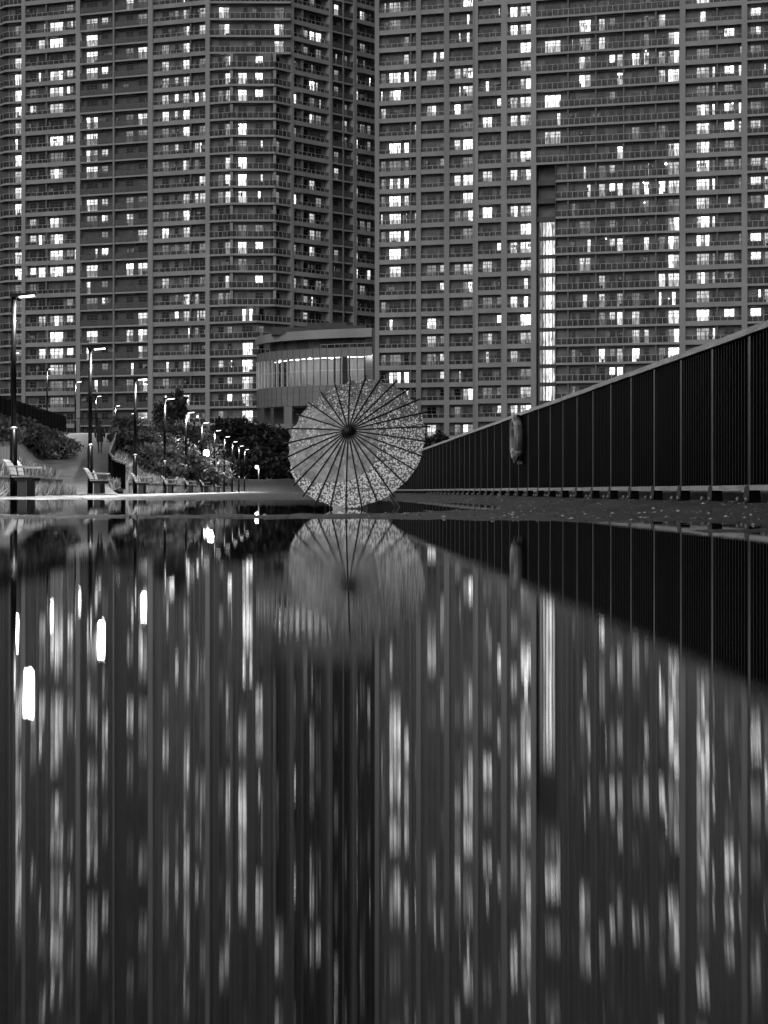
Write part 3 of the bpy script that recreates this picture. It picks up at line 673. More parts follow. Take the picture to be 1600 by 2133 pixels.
# life ring hung on the fence
def make_ring():
    c = Vector((FX-.075, 22.62, .835)); root = empty('life_ring', c, 'worn life ring hanging on the black waterfront fence', 'life ring')
    R_, r_ = .245, .05; b = MB(); N, n = 40, 12
    for i in range(N):
        a = 2*math.pi*i/N
        for j in range(n):
            q = 2*math.pi*j/n; rr = R_+r_*math.cos(q); b.v.append((c.x+r_*1.15*math.sin(q), c.y+rr*math.cos(a), c.z+rr*math.sin(a)*1.02))
    for i in range(N):
        for j in range(n): b.f.append((i*n+j, i*n+(j+1) % n, ((i+1) % N)*n+(j+1) % n, ((i+1) % N)*n+j)); b.m.append(None); b.sm.append(True)
    b.build('ring', 'ring_rubber', root)
    for a in (45, 135, 225, 315):
        b = MB(); pts = []
        for k in range(5):
            q = math.radians(a-9+4.5*k); pts.append((c.x, c.y+R_*math.cos(q), c.z+R_*1.02*math.sin(q)))
        b.tube(pts, .056, 12); b.build('band', 'ring_band', root)
    b = MB(); pts = [(c.x-.02, c.y+(R_+.06+.02*math.sin(8*q))*math.cos(q), c.z+(R_+.06+.02*math.sin(8*q))*math.sin(q)) for q in np.linspace(0, 2*math.pi, 49)]
    b.tube(pts, .006, 5); b.build('grab_rope', 'ring_band', root)
    b = MB(); b.box(c.x+.01, c.x+.075, c.y-.04, c.y+.04, c.z+.16, c.z+.32); b.box(c.x+.045, c.x+.08, c.y-.3, c.y+.3, c.z-.34, c.z-.30); b.build('hanger', 'black_paint', root)
make_ring()

# ------------------------------------------------------------------ paper umbrella
def paper_mat():
    t = NT('umbrella_paper'); tc = t.n('TexCoord'); sx = t.n('SeparateXYZ'); t.l(tc.outputs['Object'], sx.inputs[0])
    ang = t.math('ARCTAN2', sx.outputs[1], sx.outputs[0])
    x, y = sx.outputs[0], sx.outputs[1]
    r = t.math('SQRT', t.math('ADD', t.math('MULTIPLY', x, x), t.math('MULTIPLY', y, y)))
    rn = t.math('DIVIDE', r, .57)
    f = t.math('MULTIPLY_ADD', ang, 1/(2*math.pi)); 
    nd = f.node; nd.inputs[2].default_value = .5          # 0 = left, .25 = down, .5 = right, .75 = up
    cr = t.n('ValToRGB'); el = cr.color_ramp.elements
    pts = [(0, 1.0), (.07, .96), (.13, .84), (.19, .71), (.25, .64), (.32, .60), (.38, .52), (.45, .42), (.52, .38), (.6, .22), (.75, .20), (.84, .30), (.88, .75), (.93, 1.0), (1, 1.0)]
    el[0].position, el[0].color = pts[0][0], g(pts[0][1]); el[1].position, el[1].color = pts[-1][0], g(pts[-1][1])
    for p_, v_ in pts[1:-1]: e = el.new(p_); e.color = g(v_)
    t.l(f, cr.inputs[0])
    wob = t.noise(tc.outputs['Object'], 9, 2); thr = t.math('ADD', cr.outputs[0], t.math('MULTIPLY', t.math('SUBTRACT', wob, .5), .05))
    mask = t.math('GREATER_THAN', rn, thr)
    v1 = t.n('TexVoronoi'); v1.inputs['Scale'].default_value = 62; v1.inputs['Randomness'].default_value = .75; t.l(tc.outputs['Object'], v1.inputs['Vector'])
    # petals get sparser towards the top of the canopy
    sp = t.n('MapRange'); sp.inputs['From Min'].default_value = -.1; sp.inputs['From Max'].default_value = .5; sp.inputs['To Min'].default_value = .52; sp.inputs['To Max'].default_value = .22; t.l(y, sp.inputs['Value'])
    dots = t.math('LESS_THAN', v1.outputs['Distance'], sp.outputs[0])
    v2 = t.n('TexVoronoi'); v2.inputs['Scale'].default_value = 8; t.l(tc.outputs['Object'], v2.inputs['Vector'])
    fl = t.math('LESS_THAN', v2.outputs['Distance'], t.math('MULTIPLY', wob, .26))
    d2 = t.math('MULTIPLY', t.math('MAXIMUM', dots, t.math('MULTIPLY', fl, t.math('LESS_THAN', y, .1))), mask)
    # pale flecks: stray printed dashes, plus wrinkle highlights painted on the plain paper
    v3 = t.n('TexVoronoi'); v3.inputs['Scale'].default_value = 32; t.l(tc.outputs['Object'], v3.inputs['Vector'])
    fk = t.math('MULTIPLY', t.math('LESS_THAN', v3.outputs['Distance'], .33), t.math('GREATER_THAN', t.noise(tc.outputs['Object'], 7, 3), .47))
    ylim = t.math('GREATER_THAN', t.math('ADD', y, t.math('MULTIPLY', x, -.35)), -.02)
    d3 = t.math('MAXIMUM', d2, t.math('MULTIPLY', t.math('MULTIPLY', fk, .8), ylim))
    crumple_shade = t.noise(tc.outputs['Object'], 11, 6, .7); crumple_shade.node.inputs['Distortion'].default_value = 1.2
    bc = t.ramp(crumple_shade, .19, .55, .36, .64)  # light and dark of crumpled paper painted into its base tone
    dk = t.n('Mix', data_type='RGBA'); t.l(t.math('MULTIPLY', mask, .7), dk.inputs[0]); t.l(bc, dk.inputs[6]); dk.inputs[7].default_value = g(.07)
    col = t.n('Mix', data_type='RGBA'); t.l(d3, col.inputs[0]); t.l(dk.outputs[2], col.inputs[6]); col.inputs[7].default_value = g(.93)
    d = t.n('BsdfDiffuse'); tr_ = t.n('BsdfTranslucent'); gl = t.n('BsdfGlossy'); gl.inputs['Roughness'].default_value = .38
    m1 = t.n('MixShader'); m1.inputs[0].default_value = .5; m2 = t.n('MixShader'); m2.inputs[0].default_value = .04
    bp = t.n('Bump'); bp.inputs['Strength'].default_value = .9; bp.inputs['Distance'].default_value = .03
    t.l(t.noise(tc.outputs['Object'], 18, 5, .65), bp.inputs['Height'])
    for q in (d, gl, tr_): t.l(bp.outputs[0], q.inputs['Normal'])
    t.l(col.outputs[2], d.inputs[0]); t.l(col.outputs[2], tr_.inputs[0]); t.l(d.outputs[0], m1.inputs[1]); t.l(tr_.outputs[0], m1.inputs[2])
    t.l(m1.outputs[0], m2.inputs[1]); t.l(gl.outputs[0], m2.inputs[2]); t.l(m2.outputs[0], t.out.inputs[0])
paper_mat()
def make_umbrella():
    C = at(741, 925, 13.3); C.z += .016
    a = Vector((-.31, -.85, .42)).normalized(); right = Vector((0, 0, 1)).cross(-a).normalized()*-1
    right = a.cross(Vector((0, 0, 1))).normalized()
    if right.x < 0: right = -right
    upv = right.cross(a).normalized()
    if upv.z < 0: upv = -upv
    root = empty('paper_umbrella', C, 'open paper umbrella with black ribs and dotted pattern resting in the puddle', 'umbrella')
    rot = Matrix((right, upv, right.cross(upv))).transposed()
    if (rot @ Vector((0, 0, 1))).dot(a) < 0: raise RuntimeError('axis')
    root.rotation_mode = 'QUATERNION'; root.rotation_quaternion = rot.to_quaternion(); WO[root] = Vector((0, 0, 0))
    NR, R, RT, Hh = 28, .57, .603, .2
    def prof(r): return Hh*(1-(r/R)**1.12) if r < R else -Hh*1.12*(r/R-1)
    V, Fc = [], []; SUB, RN = 8, 22; n = NR*SUB; rr_ = random.Random(5)
    jit = [rr_.uniform(-1, 1) for _ in range(NR)]
    for i in range(RN+1):
        r = .02+(R-.02)*i/RN
        for j in range(n):
            th = 2*math.pi*j/n; ph = (j % SUB)/SUB; sag = math.sin(math.pi*ph)
            rim = 1-.022*sag*(i/RN)**6*(1+.5*jit[(j//SUB) % NR])
            wr = .0025*math.sin(23*th+40*r+jit[(j//SUB) % NR]*6)*(i/RN)
            V.append((r*rim*math.cos(th), r*rim*math.sin(th), prof(r)-.016*sag*(r/R)+wr*sag))
    for i in range(RN):
        for j in range(n): Fc.append((i*n+j, i*n+(j+1) % n, (i+1)*n+(j+1) % n, (i+1)*n+j))
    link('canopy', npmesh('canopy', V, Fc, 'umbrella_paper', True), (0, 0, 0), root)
    for k in range(NR):
        th = 2*math.pi*k/NR; c_, s_ = math.cos(th), math.sin(th); b = MB(); L = RT+jit[k]*.008
        b.tube([(r*c_, r*s_, prof(r)+.001) for r in (.012, .2, .4, R, L)], [.0058, .0056, .0058, .0064, .0064], 6); b.build('rib', 'bamboo_black', root, Vector((0, 0, 0)))
        b = MB(); r1 = .27; b.tube([(.018*c_, .018*s_, -.06), (r1*c_, r1*s_, prof(r1)-.006)], .0025, 4); b.build('stretcher', 'bamboo_black', root, Vector((0, 0, 0)))
    b = MB(); b.tube([(0, 0, Hh-.035), (0, 0, Hh-.01), (0, 0, Hh+.012), (0, 0, Hh+.03), (0, 0, Hh+.037)], [.052, .047, .04, .03, .012], 24); b.build('hub_cap', 'bamboo_black', root, Vector((0, 0, 0)))
    b = MB(); b.tube([(0, 0, -.045), (0, 0, -.075)], [.024, .02], 16); b.build('runner', 'bamboo_black', root, Vector((0, 0, 0)))
    b = MB(); b.tube([(0, 0, Hh-.02), (0, 0, -.75), (0, 0, -.751), (0, 0, -1.26), (0, 0, -1.27)], [.011, .011, .019, .019, .012], 10); b.build('shaft', 'bamboo_pale', root, Vector((0, 0, 0)))
    WO[root] = C
make_umbrella()
b = MB(); c = at(713, 1060, 13.15)
b.hexa([(c.x-.075, 13.10, -.004), (c.x+.07, 13.11, -.004), (c.x+.06, 13.2, -.004), (c.x-.07, 13.2, -.004), (c.x-.07, 13.115, .026), (c.x+.055, 13.12, .012), (c.x+.05, 13.19, .012), (c.x-.06, 13.19, .028)])
tag(b.build('stone', 'stone_pale'), 'pale flat stone wedged under the rim of the paper umbrella', 'stone')

# ------------------------------------------------------------------ street lamps
def lamp_meshes():
    r = {}
    b = MB(); b.tube([(0, 0, 0), (0, 0, 1.5)], .085, 14); r['lower_pole'] = b.mesh('lower_pole', (0, 0, 0), 'pole_paint')
    b = MB(); b.tube([(0, 0, 1.5), (0, 0, 1.54), (0, 0, 1.56)], [.088, .088, .06], 14); r['collar'] = b.mesh('collar', (0, 0, 0), 'steel')
    b = MB(); b.tube([(0, 0, 1.56), (0, 0, 4.48)], [.06, .05], 12); r['upper_pole'] = b.mesh('upper_pole', (0, 0, 0), 'pole_paint')
    b = MB(); b.hexa([(-.07, -.07, 4.45), (.5, -.10, 4.51), (.5, .10, 4.51), (-.07, .07, 4.45), (-.07, -.07, 4.53), (.5, -.09, 4.55), (.5, .09, 4.55), (-.07, .07, 4.53)]); r['head'] = b.mesh('head', (0, 0, 0), 'pole_paint')
    b = MB(); b.hexa([(.13, -.075, 4.445), (.46, -.085, 4.478), (.46, .085, 4.478), (.13, .075, 4.445), (.13, -.075, 4.468), (.46, -.085, 4.5), (.46, .085, 4.5), (.13, .075, 4.468)]); r['lens'] = b.mesh('lens', (0, 0, 0), 'lamp_lens')
    return r
LM = lamp_meshes()
def street_lamp(x, d, z, label, group, power):
    root = empty('street_lamp', (x, d, z), label, 'street lamp', group)
    for k in ('lower_pole', 'collar', 'upper_pole', 'head', 'lens'): link(k, LM[k], (x, d, z), root)
    l = bpy.data.lights.new('bulb_light', 'SPOT'); l.energy = power; l.spot_size = math.radians(174); l.spot_blend = .22; l.shadow_soft_size = .12
    o = bpy.data.objects.new('bulb_light', l); COL.objects.link(o); o.parent = root; o.location = (.34, 0, 4.40)
ORD = ['first', 'second', 'third', 'fourth', 'fifth', 'sixth', 'seventh', 'eighth', 'ninth', 'tenth', 'eleventh', 'twelfth']
LX = -6.62
LD = [37.8+14.1*k for k in range(11)]
LXS = [-6.62, -6.74, -6.82, -6.87, -6.9, -6.92, -6.9, -6.9, -6.9, -6.9, -6.9]
street_lamp(LX, 9.6, 0.0, 'black street lamp just outside the left edge, closest to the viewer', 'lamps along the promenade', 2000)
street_lamp(LX, 23.7, 0.0, 'black street lamp just outside the left edge, before the first bench', 'lamps along the promenade', 2000)
for k, d in enumerate(LD):
    street_lamp(LXS[k], d, ground_z(-6.6, d), 'black street lamp of the promenade row, %s from the left edge of the picture' % ORD[k], 'lamps along the promenade', 2000)
UL = [(24, 105), (98, 119), (157, 133), (200, 152), (240, 168), (272, 184), (292, 199)]
for k, (u, d) in enumerate(UL):
    x = (u-CU)/F*d; z = max(terr(x, d), 3.6); z = H+(CV-[735, 768, 795, 825, 845, 861, 870][k])/F*d-4.5
    street_lamp(x, d, z, 'black street lamp on the upper path, %s from the left' % ORD[k], 'lamps on the upper path', 1500)
# low post light on the far bank
def post_light():
    d = 196; c = at(539, 1000, d); root = empty('post_light', (c.x, d, c.z-.1), 'short post light with a glowing globe on the far bank', 'post light')
    b = MB(); b.tube([(c.x, d, c.z-.1), (c.x, d, c.z+1.55)], .06, 8); b.build('post', 'steel', root)
    b = MB(); p = Vector((c.x-.22, d, c.z+1.5)); b.tube([p-Vector((0, 0, .2)), p-Vector((0, 0, .12)), p+Vector((0, 0, .12)), p+Vector((0, 0, .2))], [.08, .2, .2, .08], 10); b.build('globe', 'bulb', root)
    l = bpy.data.lights.new('bulb_light', 'POINT'); l.energy = 250; l.shadow_soft_size = .2; o = bpy.data.objects.new('bulb_light', l); COL.objects.link(o); o.parent = root; o.location = (-.22, -.45, 1.7)
post_light()
def lantern():
    d = 112; c = at(430, 944, d); root = empty('lantern', (c.x, d, c.z-1.6), 'glowing lantern showing between the bushes and the promenade lamps', 'lantern')
    b = MB(); b.tube([(c.x, d, c.z-1.6), (c.x, d, c.z-.22)], .05, 8); b.build('post', 'pole_paint', root)
    b = MB(); b.tube([(c.x, d, c.z-.22), (c.x, d, c.z-.1), (c.x, d, c.z+.12), (c.x, d, c.z+.24)], [.1, .2, .2, .1], 10); b.build('globe', 'bulb', root)
    l = bpy.data.lights.new('bulb_light', 'POINT'); l.energy = 160; l.shadow_soft_size = .2; o = bpy.data.objects.new('bulb_light', l); COL.objects.link(o); o.parent = root; o.location = (.3, -.3, 1.9)
lantern()

# ------------------------------------------------------------------ benches
def bench_meshes():
    r = {}; Lh = 1.0
    def slat(p, q, w, t):  # slat spanning the bench length, cross-section from p to q (x,z)
        b = MB(); p = Vector((p[0], 0, p[1])); q = Vector((q[0], 0, q[1])); nrm = Vector((-(q-p).z, 0, (q-p).x)).normalized()*t
        pts = [p, q, q+nrm, p+nrm]; b.hexa([Vector((v.x, -Lh, v.z)) for v in pts]+[Vector((v.x, Lh, v.z)) for v in pts]); return b
    r['seat'] = [slat((.02+i*.082, .43), (.092+i*.082, .43+.004*(i-2)), 0, .03).mesh('seat_slat', (0, 0, 0), 'bench_slat') for i in range(5)]
    prof = [(-.0, .47), (-.035, .56), (-.075, .65), (-.125, .735), (-.19, .80)]
    r['back'] = [slat(prof[i+1], (prof[i][0]+(prof[i+1][0]-prof[i][0])*.1, prof[i][1]+(prof[i+1][1]-prof[i][1])*.1), 0, .028).mesh('back_slat', (0, 0, 0), 'bench_slat') for i in range(4)]
    b = MB(); b.box(.10, .28, -.05, .05, 0, .36); b.box(.03, .40, -.04, .04, .3601, .424); b.bar((.0, 0, .42), (-.17, 0, .80), .04, .03); r['leg'] = b.mesh('leg', (0, 0, 0), 'bench_iron')
    b = MB(); b.box(-.06, .40, -.035, .035, .645, .68); b.bar((.16, 0, .44), (.12, 0, .644), .025, m='bench_iron'); r['arm'] = b.mesh('armrest', (0, 0, 0), 'bench_slat')
    return r
BM = bench_meshes()
for k, d in enumerate(LD[:7]):
    o = Vector((LXS[k]+.09, d+.05, .03)); o.z = ground_z(-6.3, d)
    root = empty('park_bench', o, 'slatted park bench with armrests beside the %s promenade lamp from the left edge' % ORD[k], 'bench', 'benches along the promenade')
    for m in BM['seat']: link('seat_slat', m, o, root)
    for m in BM['back']: link('back_slat', m, o, root)
    for y in (-.6, .6): link('leg', BM['leg'], o+Vector((0, y, 0)), root)
    for y in (-.93, .0, .93): link('armrest', BM['arm'], o+Vector((0, y, 0)), root)

# ------------------------------------------------------------------ walls, fences and railings on the embankment
def low_wall(d0, d1, label):
    root = empty('low_wall', (-7.42, d0, 0), label, 'wall')
    n = int((d1-d0)/2.0)
    for i in range(n):
        a = d0+(d1-d0)*i/n; c = d0+(d1-d0)*(i+1)/n; b = MB(); b.box(-7.5, -7.3, a+.008, c-.008, -.12, .46); b.build('wall_block', 'retaining', root, Vector((-7.4, a, 0)))
        b = MB(); b.box(-7.53, -7.27, a+.004, c-.004, .4602, .51); b.build('coping', 'retaining', root, Vector((-7.4, a, .46)))
low_wall(26, 50, 'low concrete retaining wall behind the first bench on the left')
low_wall(68, 170, 'long low concrete retaining wall behind the row of promenade benches')
def slat_fence(name, pts, h, label, cat, m='black_paint', sp=.16, solid=.11, postm='black_paint', rail='rail_timber'):
    root = empty(name, pts[0], label, cat)
    for a, c in zip(pts, pts[1:]):
        a, c = Vector(a), Vector(c); L = (c-a).length; n = max(1, round(L/2.0))
        for i in range(n):
            p = a+(c-a)*(i/n); q = a+(c-a)*((i+1)/n); b = MB(); k = int((q-p).length/sp)
            b2 = MB(); b2.box(p.x-.04, p.x+.04, p.y-.04, p.y+.04, p.z-.1, p.z+h); b2.build('post', postm, root, p)
            for j in range(k):
                w = p+(q-p)*((j+.5)/k); e = (q-p).normalized()*(solid/2); b.bar(w+Vector((0, 0, .06)), w+Vector((0, 0, h-.05)), solid, .025, up=(c-a).normalized().cross(Vector((0, 0, 1))))
            b.build('slats', m, root, p)['kind'] = 'stuff'
            b = MB(); b.bar(p+Vector((0, 0, h)), q+Vector((0, 0, h)), .09, .05); b.build('top_rail', rail, root, p)
slat_fence('path_fence', [at(-25, 880, 80), at(0, 872, 86), at(138, 902, 120)], 1.15, 'dark slatted fence along the top of the embankment at the left edge', 'fence', sp=.15, solid=.12, rail='black_paint')
slat_fence('path_fence', [at(156, 903, 127), at(250, 903, 127)], 1.15, 'dark barred fence across the head of the ramp', 'fence', sp=.14, solid=.03, rail='black_paint')
slat_fence('ramp_fence', [(-7.9, 68, .32), (-8.9, 75, .7), (-12.25, 110, 3.75)], 1.15, 'dark slatted fence with pale rail up the right side of the ramp', 'fence', sp=.12, solid=.119)
slat_fence('ramp_fence', [(-7.88, 67.4, .3), (-7.3, 67.0, .12)], 1.1, 'dark slatted end panel at the foot of the ramp', 'fence', sp=.14, solid=.13)
slat_fence('ramp_fence', [at(-18, 1016, 44), at(24, 1018, 43)], 1.15, 'grey slatted panel with sloping rail behind the first bench', 'fence', m='cladding', sp=.16, solid=.15, postm='cladding')

# ------------------------------------------------------------------ planting
def leaves(blobs, per, size, asp=1.6):
    VV = []
    for (cx, cy, cz, rx, ry, rz) in blobs:
        n = per; p = rng.normal(size=(n, 3)); p /= np.linalg.norm(p, axis=1)[:, None]; rad = np.where(rng.random(n) < .09, 1.0+.38*rng.random(n), rng.random(n)**.38)
        lump = 1+.28*np.sin(p[:, 0]*5+cx)*np.sin(p[:, 2]*6+cy)
        c = np.array([cx, cy, cz])+p*(rad*lump)[:, None]*np.array([rx, ry, rz])
        a = rng.normal(size=(n, 3)); a /= np.linalg.norm(a, axis=1)[:, None]; b = np.cross(a, rng.normal(size=(n, 3))); b /= np.linalg.norm(b, axis=1)[:, None]
        s = size*rng.uniform(.6, 1.3, n)[:, None]; a = a*s*asp/2; b = b*s/2
        VV.append(np.stack([c-a, c+b*.9, c+a, c-b*.9], 1).reshape(-1, 3))
    V = np.concatenate(VV); return V, np.arange(len(V)).reshape(-1, 4)
def shrub(name, base, w, h, m, label, group, nblob=7, per=260, size=.14, cat='shrub', stem=True):
    base = Vector(base); root = empty(name, base, label, cat, group); bl = []
    for i in range(nblob):
        a = rng.random()*6.28; r = rng.random()**.6*.62; z = rng.uniform(.25, .78)
        q = rng.uniform(.26, .42); bl.append((base.x+w*.5*r*math.cos(a), base.y+w*.5*r*math.sin(a), base.z+h*z, w*q, w*q, h*rng.uniform(.2, .32)))
    V, Fc = leaves(bl, per, size); V = V-np.array(base); link('foliage', npmesh('foliage', V, Fc, m), base, root)
    b = MB()
    for k in range(5):
        a = k*1.25; b.tube([base-Vector((0, 0, .1)), base+Vector((w*.1*math.cos(a), w*.1*math.sin(a), h*.3)), base+Vector((w*.28*math.cos(a), w*.28*math.sin(a), h*.72))], [.03, .02, .008], 5)
    b.build('stem', 'bark', root)
def on_slope(u, v):
    d = 30.0
    while d < 220:
        p = at(u, v, d)
        if terr(p.x, d) >= p.z: break
        d += .4
    p.z = terr(p.x, d)-.05; return p
# hedge left of the ramp; lamplight on its tops painted in as paler leaves
for k, (u, v, w, h, m) in enumerate([(-8, 924, 2.2, 1.25, 'leaf_pale'), (30, 926, 2.0, 1.2, 'leaf_mid'), (58, 935, 2.0, 1.2, 'leaf_pale'), (84, 944, 2.1, 1.2, 'leaf_mid'), (106, 953, 2.0, 1.2, 'leaf_mid'), (124, 960, 2.0, 1.3, 'leaf_pale'), (12, 908, 2.2, 1.0, 'leaf_pale'), (62, 914, 2.2, 1.0, 'leaf_pale'), (104, 922, 2.2, 1.0, 'leaf_pale')]):
    p = on_slope(u, v)
    shrub('hedge_shrub', p, w, h, m, 'hedge shrub left of the ramp, %s from left in the %s row' % (ORD[k] if k < 6 else ORD[k-6], 'front' if k < 6 else 'back'), 'hedge left of the ramp', 8, 330, .13)
# bushes right of the ramp, on the slope behind the lamps
BU = [(262, 905, 100, 1.6, 2.0, 'leaf_pale'), (285, 930, 92, 2.8, 2.2, 'leaf_mid'), (312, 915, 104, 3.4, 3.2, 'leaf_mid'), (330, 950, 90, 2.8, 2.2, 'leaf_pale'), (352, 930, 108, 3.4, 3.0, 'leaf_mid'),
      (300, 885, 122, 3.4, 2.6, 'leaf_dark'), (340, 900, 128, 4.2, 4.0, 'leaf_mid'), (385, 905, 130, 4.0, 4.4, 'leaf_mid'), (378, 960, 104, 2.6, 2.2, 'leaf_mid'), (402, 965, 112, 2.8, 2.4, 'leaf_mid'),
      (418, 920, 140, 4.0, 4.6, 'leaf_pale'), (424, 985, 116, 1.9, 1.5, 'leaf_dark'), (446, 975, 150, 2.6, 2.8, 'leaf_pale'), (452, 940, 172, 3.6, 5.0, 'leaf_mid'), (462, 985, 165, 2.0, 1.5, 'leaf_pale')]
for k, (u, v, d, w, h, m) in enumerate(BU):
    p = at(u, v, d); p.z = terr(p.x, d)-.05
    tone = {'leaf_pale': 'pale', 'leaf_mid': 'mid grey', 'leaf_dark': 'dark'}[m]
    shrub('bush', p, w, h, m, '%s bush right of the ramp, %s of fifteen from the left' % (tone, (ORD+['thirteenth', 'fourteenth', 'fifteenth'])[k]), 'bushes right of the ramp', 9, 300, .17, 'bush')
# trees behind
def tree(u, d, h, w, m, label, trunk=.3, zb=None, nb=16, per=420, size=.42):
    c = at(u, 1020, d); base = Vector((c.x, d, 0 if zb is None else zb)); root = empty('tree', base, label, 'tree', 'dark trees behind the promenade')
    b = MB(); tp = [base-Vector((0, 0, .2)), base+Vector((.1, 0, h*.22)), base+Vector((-.1, .1, h*.45)), base+Vector((.1, 0, h*.75))]; b.tube(tp, [trunk, trunk*.75, trunk*.5, trunk*.15], 8); bl = []
    for i in range(nb):
        a = rng.random()*6.28; r = rng.random()**.5; z = rng.uniform(.28, .9); rr = r*(1-abs(z-.5)*.95)
        e = base+Vector((w*.5*rr*math.cos(a), w*.5*rr*math.sin(a), h*z)); q = rng.uniform(.13, .24)
        bl.append((e.x, e.y, e.z, w*q, w*q, h*q*.62))
        if i % 2 == 0: b.tube([tp[1], (tp[1]+e)/2+Vector((0, 0, .3)), e], [trunk*.4, trunk*.25, trunk*.08], 5)
    b.build('trunk', 'bark', root)
    V, Fc = leaves(bl, per, size); V = V-np.array(base); link('crown', npmesh('crown', V, Fc, m), base, root)
tree(478, 214, 9.2, 7.5, 'leaf_dark', 'dark round tree above the row of promenade lamps')
tree(512, 222, 9.6, 8.0, 'leaf_dark', 'tallest dark tree left of the paper umbrella')
tree(556, 224, 9.0, 8.5, 'leaf_dark', 'wide dark tree under the glazed annex, left of the umbrella')
tree(598, 218, 6.8, 6.5, 'leaf_dark', 'low dark tree just touching the left edge of the umbrella')
tree(535, 206, 5.6, 7.0, 'leaf_dark', 'low dark tree behind the short post light', nb=12)
tree(640, 222, 8.0, 8.0, 'leaf_dark', 'dark tree hidden behind the paper umbrella, its left part')
tree(900, 232, 8.2, 6.0, 'leaf_dark', 'dark tree behind the fence at the right edge of the umbrella')
tree(362, 190, 11.5, 4.5, 'leaf_mid', 'slim grey tree rising behind the third and fourth promenade lamps', nb=12)
# grass
def grass_patch():
    n = 95000; d = 30+rng.random(n)**1.5*105; s = rng.random(n)**1.1*5.2; x = -7.5-s
    keep = np.ones(n, bool); z = np.zeros(n)
    for i in range(n):
        p = path_at(d[i])
        if p and abs(x[i]-p[0]) < 1.85: keep[i] = False
        z[i] = terr(x[i], d[i])
    x, d, z = x[keep], d[keep], z[keep]; n = len(x); h = rng.uniform(.14, .46, n); w = rng.uniform(.015, .045, n)*(1+d/90); a = rng.random(n)*6.28; lx = rng.normal(size=n)*.10; ly = rng.normal(size=n)*.10
    b0 = np.stack([x-w*np.cos(a), d-w*np.sin(a), z-.02], 1); b1 = np.stack([x+w*np.cos(a), d+w*np.sin(a), z-.02], 1); t = np.stack([x+lx, d+ly, z+h], 1)
    V = np.stack([b0, b1, t], 1).reshape(-1, 3); o = link('slope_grass', npmesh('slope_grass', V, np.arange(len(V)).reshape(-1, 3), 'grass'), (0, 0, 0))
    tag(o, 'pale rough grass covering the embankment behind the benches', 'grass', kind='stuff')
grass_patch()
def weeds():
    n = 5200; d = 30+rng.random(n)*100; x = -7.25+rng.random(n)**2*.35; keep = ~((d > 50) & (d < 68)); x, d = x[keep], d[keep]; n = len(x)
    h = rng.uniform(.08, .45, n); w = rng.uniform(.01, .03, n); lx = rng.normal(size=n)*.12+.05; ly = rng.normal(size=n)*.12
    V = np.stack([np.stack([x-w, d, 0*x], 1), np.stack([x+w, d, 0*x], 1), np.stack([x+lx, d+ly, h], 1)], 1).reshape(-1, 3)
    tag(link('verge_weeds', npmesh('verge_weeds', V, np.arange(len(V)).reshape(-1, 3), 'grass'), (0, 0, 0)), 'tufts of weeds growing along the foot of the low wall', 'weeds', kind='stuff')
weeds()

# ------------------------------------------------------------------ grit on the wet asphalt
def grit():
    V, Fc = [], []; r = random.Random(21)
    while len(V) < 6*1500:
        d = 6.5+r.random()**1.6*22; x = r.uniform(-.45*d, 2.75) if r.random() < .6 else r.uniform(.3, 2.75); z = ground_z(x, d)
        if z < .0005: continue
        q = r.choice((.003, .004, .005, .007, .011)); h = q*r.uniform(.5, 1.1); i = len(V)
        V += [(x-q*r.uniform(.7, 1.6), d, z), (x, d-q, z), (x+q*r.uniform(.7, 1.6), d, z), (x, d+q, z), (x+q*.2, d, z+h), (x, d, z-h)]
        Fc += [(i, i+1, i+4), (i+1, i+2, i+4), (i+2, i+3, i+4), (i+3, i, i+4)]
    tag(link('grit', npmesh('grit', V, Fc, 'grit_stone'), (0, 0, 0)), 'loose grit and small stones scattered on the wet asphalt strip', 'grit', kind='stuff')
t = NT('grit_stone'); p = t.n('BsdfPrincipled'); ge = t.n('NewGeometry'); t.l(t.ramp(ge.outputs['Random Per Island'], .02, .45, .35, 1), p.inputs['Base Color']); p.inputs['Roughness'].default_value = .3; t.l(p.outputs[0], t.out.inputs[0])
grit()

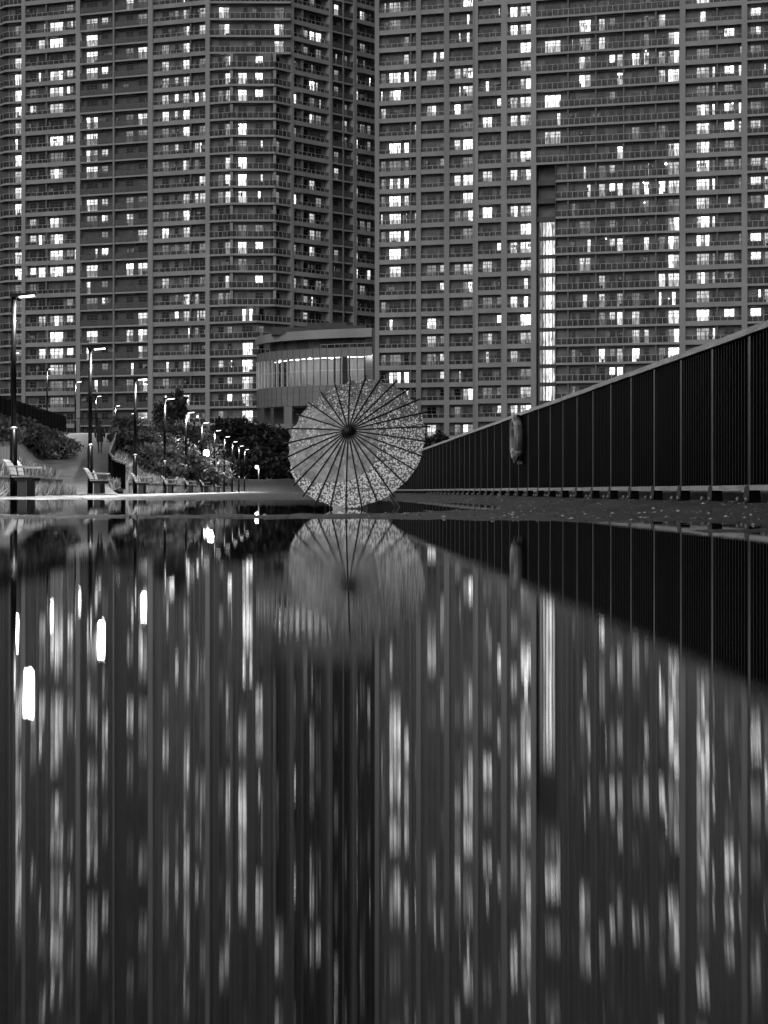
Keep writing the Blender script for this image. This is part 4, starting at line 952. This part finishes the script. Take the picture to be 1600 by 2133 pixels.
# ------------------------------------------------------------------ walking person on the ramp
def person():
    d = 92.0; p = path_at(d); base = Vector((at(208, 944, d).x, d, p[1]+.01)); root = empty('person', base, 'person in a dark coat and hat walking up the ramp', 'person')
    J = {'pel': (0, 0, .92), 'wst': (0, .01, 1.08), 'chs': (0, .02, 1.30), 'nck': (0, .03, 1.46), 'hd0': (0, .05, 1.56), 'hd1': (0, .05, 1.70),
         'shl': (-.19, .02, 1.40), 'ell': (-.25, -.08, 1.13), 'wrl': (-.24, .02, .90), 'hal': (-.23, .05, .81), 'shr': (.19, .02, 1.40), 'elr': (.25, .0, 1.13), 'wrr': (.23, .16, .92), 'har': (.22, .20, .84),
         'hil': (-.10, 0, .88), 'knl': (-.10, .16, .50), 'anl': (-.09, .22, .09), 'tol': (-.09, .38, .03), 'hir': (.10, 0, .88), 'knr': (.10, -.06, .48), 'anr': (.10, -.30, .14), 'tor': (.10, -.20, .03)}
    Rd = {'pel': .14, 'wst': .125, 'chs': .16, 'nck': .06, 'hd0': .085, 'hd1': .085, 'shl': .07, 'ell': .048, 'wrl': .034, 'hal': .035, 'shr': .07, 'elr': .048, 'wrr': .034, 'har': .035,
          'hil': .09, 'knl': .06, 'anl': .04, 'tol': .035, 'hir': .09, 'knr': .06, 'anr': .04, 'tor': .035}
    E = [('pel', 'wst'), ('wst', 'chs'), ('chs', 'nck'), ('nck', 'hd0'), ('hd0', 'hd1'), ('chs', 'shl'), ('shl', 'ell'), ('ell', 'wrl'), ('wrl', 'hal'), ('chs', 'shr'), ('shr', 'elr'), ('elr', 'wrr'), ('wrr', 'har'),
         ('pel', 'hil'), ('hil', 'knl'), ('knl', 'anl'), ('anl', 'tol'), ('pel', 'hir'), ('hir', 'knr'), ('knr', 'anr'), ('anr', 'tor')]
    ks = list(J); me = bpy.data.meshes.new('body'); me.from_pydata([J[k] for k in ks], [(ks.index(a), ks.index(c)) for a, c in E], [])
    me.materials.append(M['trousers']); o = link('body', me, base, root); o.modifiers.new('skin', 'SKIN'); sv = me.skin_vertices[0].data
    for k, q in zip(ks, sv): q.radius = (Rd[k], Rd[k])
    sv[0].use_root = True; o.modifiers.new('sub', 'SUBSURF').render_levels = 2
    b = MB(); N = 16; rings = [(.62, .19, .17), (.85, .185, .16), (1.05, .165, .145), (1.25, .20, .165), (1.40, .20, .14), (1.47, .09, .09)]
    for z, rx, ry in rings:
        for j in range(N): a = 2*math.pi*j/N; b.v.append((base.x+rx*math.cos(a), base.y+.01+ry*math.sin(a), base.z+z))
    for i in range(len(rings)-1):
        for j in range(N): b.f.append((i*N+j, i*N+(j+1) % N, (i+1)*N+(j+1) % N, (i+1)*N+j)); b.m.append(None); b.sm.append(True)
    for s in (-1, 1):
        b.tube([base+Vector((s*.17, .02, 1.41)), base+Vector((s*.25, -.04, 1.13)), base+Vector((s*.24, .08, .92))], [.085, .065, .05], 10)
    b.build('coat', 'coat', root)
    b = MB(); b.tube([base+Vector((0, .05, q)) for q in (1.60, 1.64, 1.68, 1.75, 1.79)], [.13, .135, .11, .10, .03], 14); b.build('hat', 'hair', root)
person()
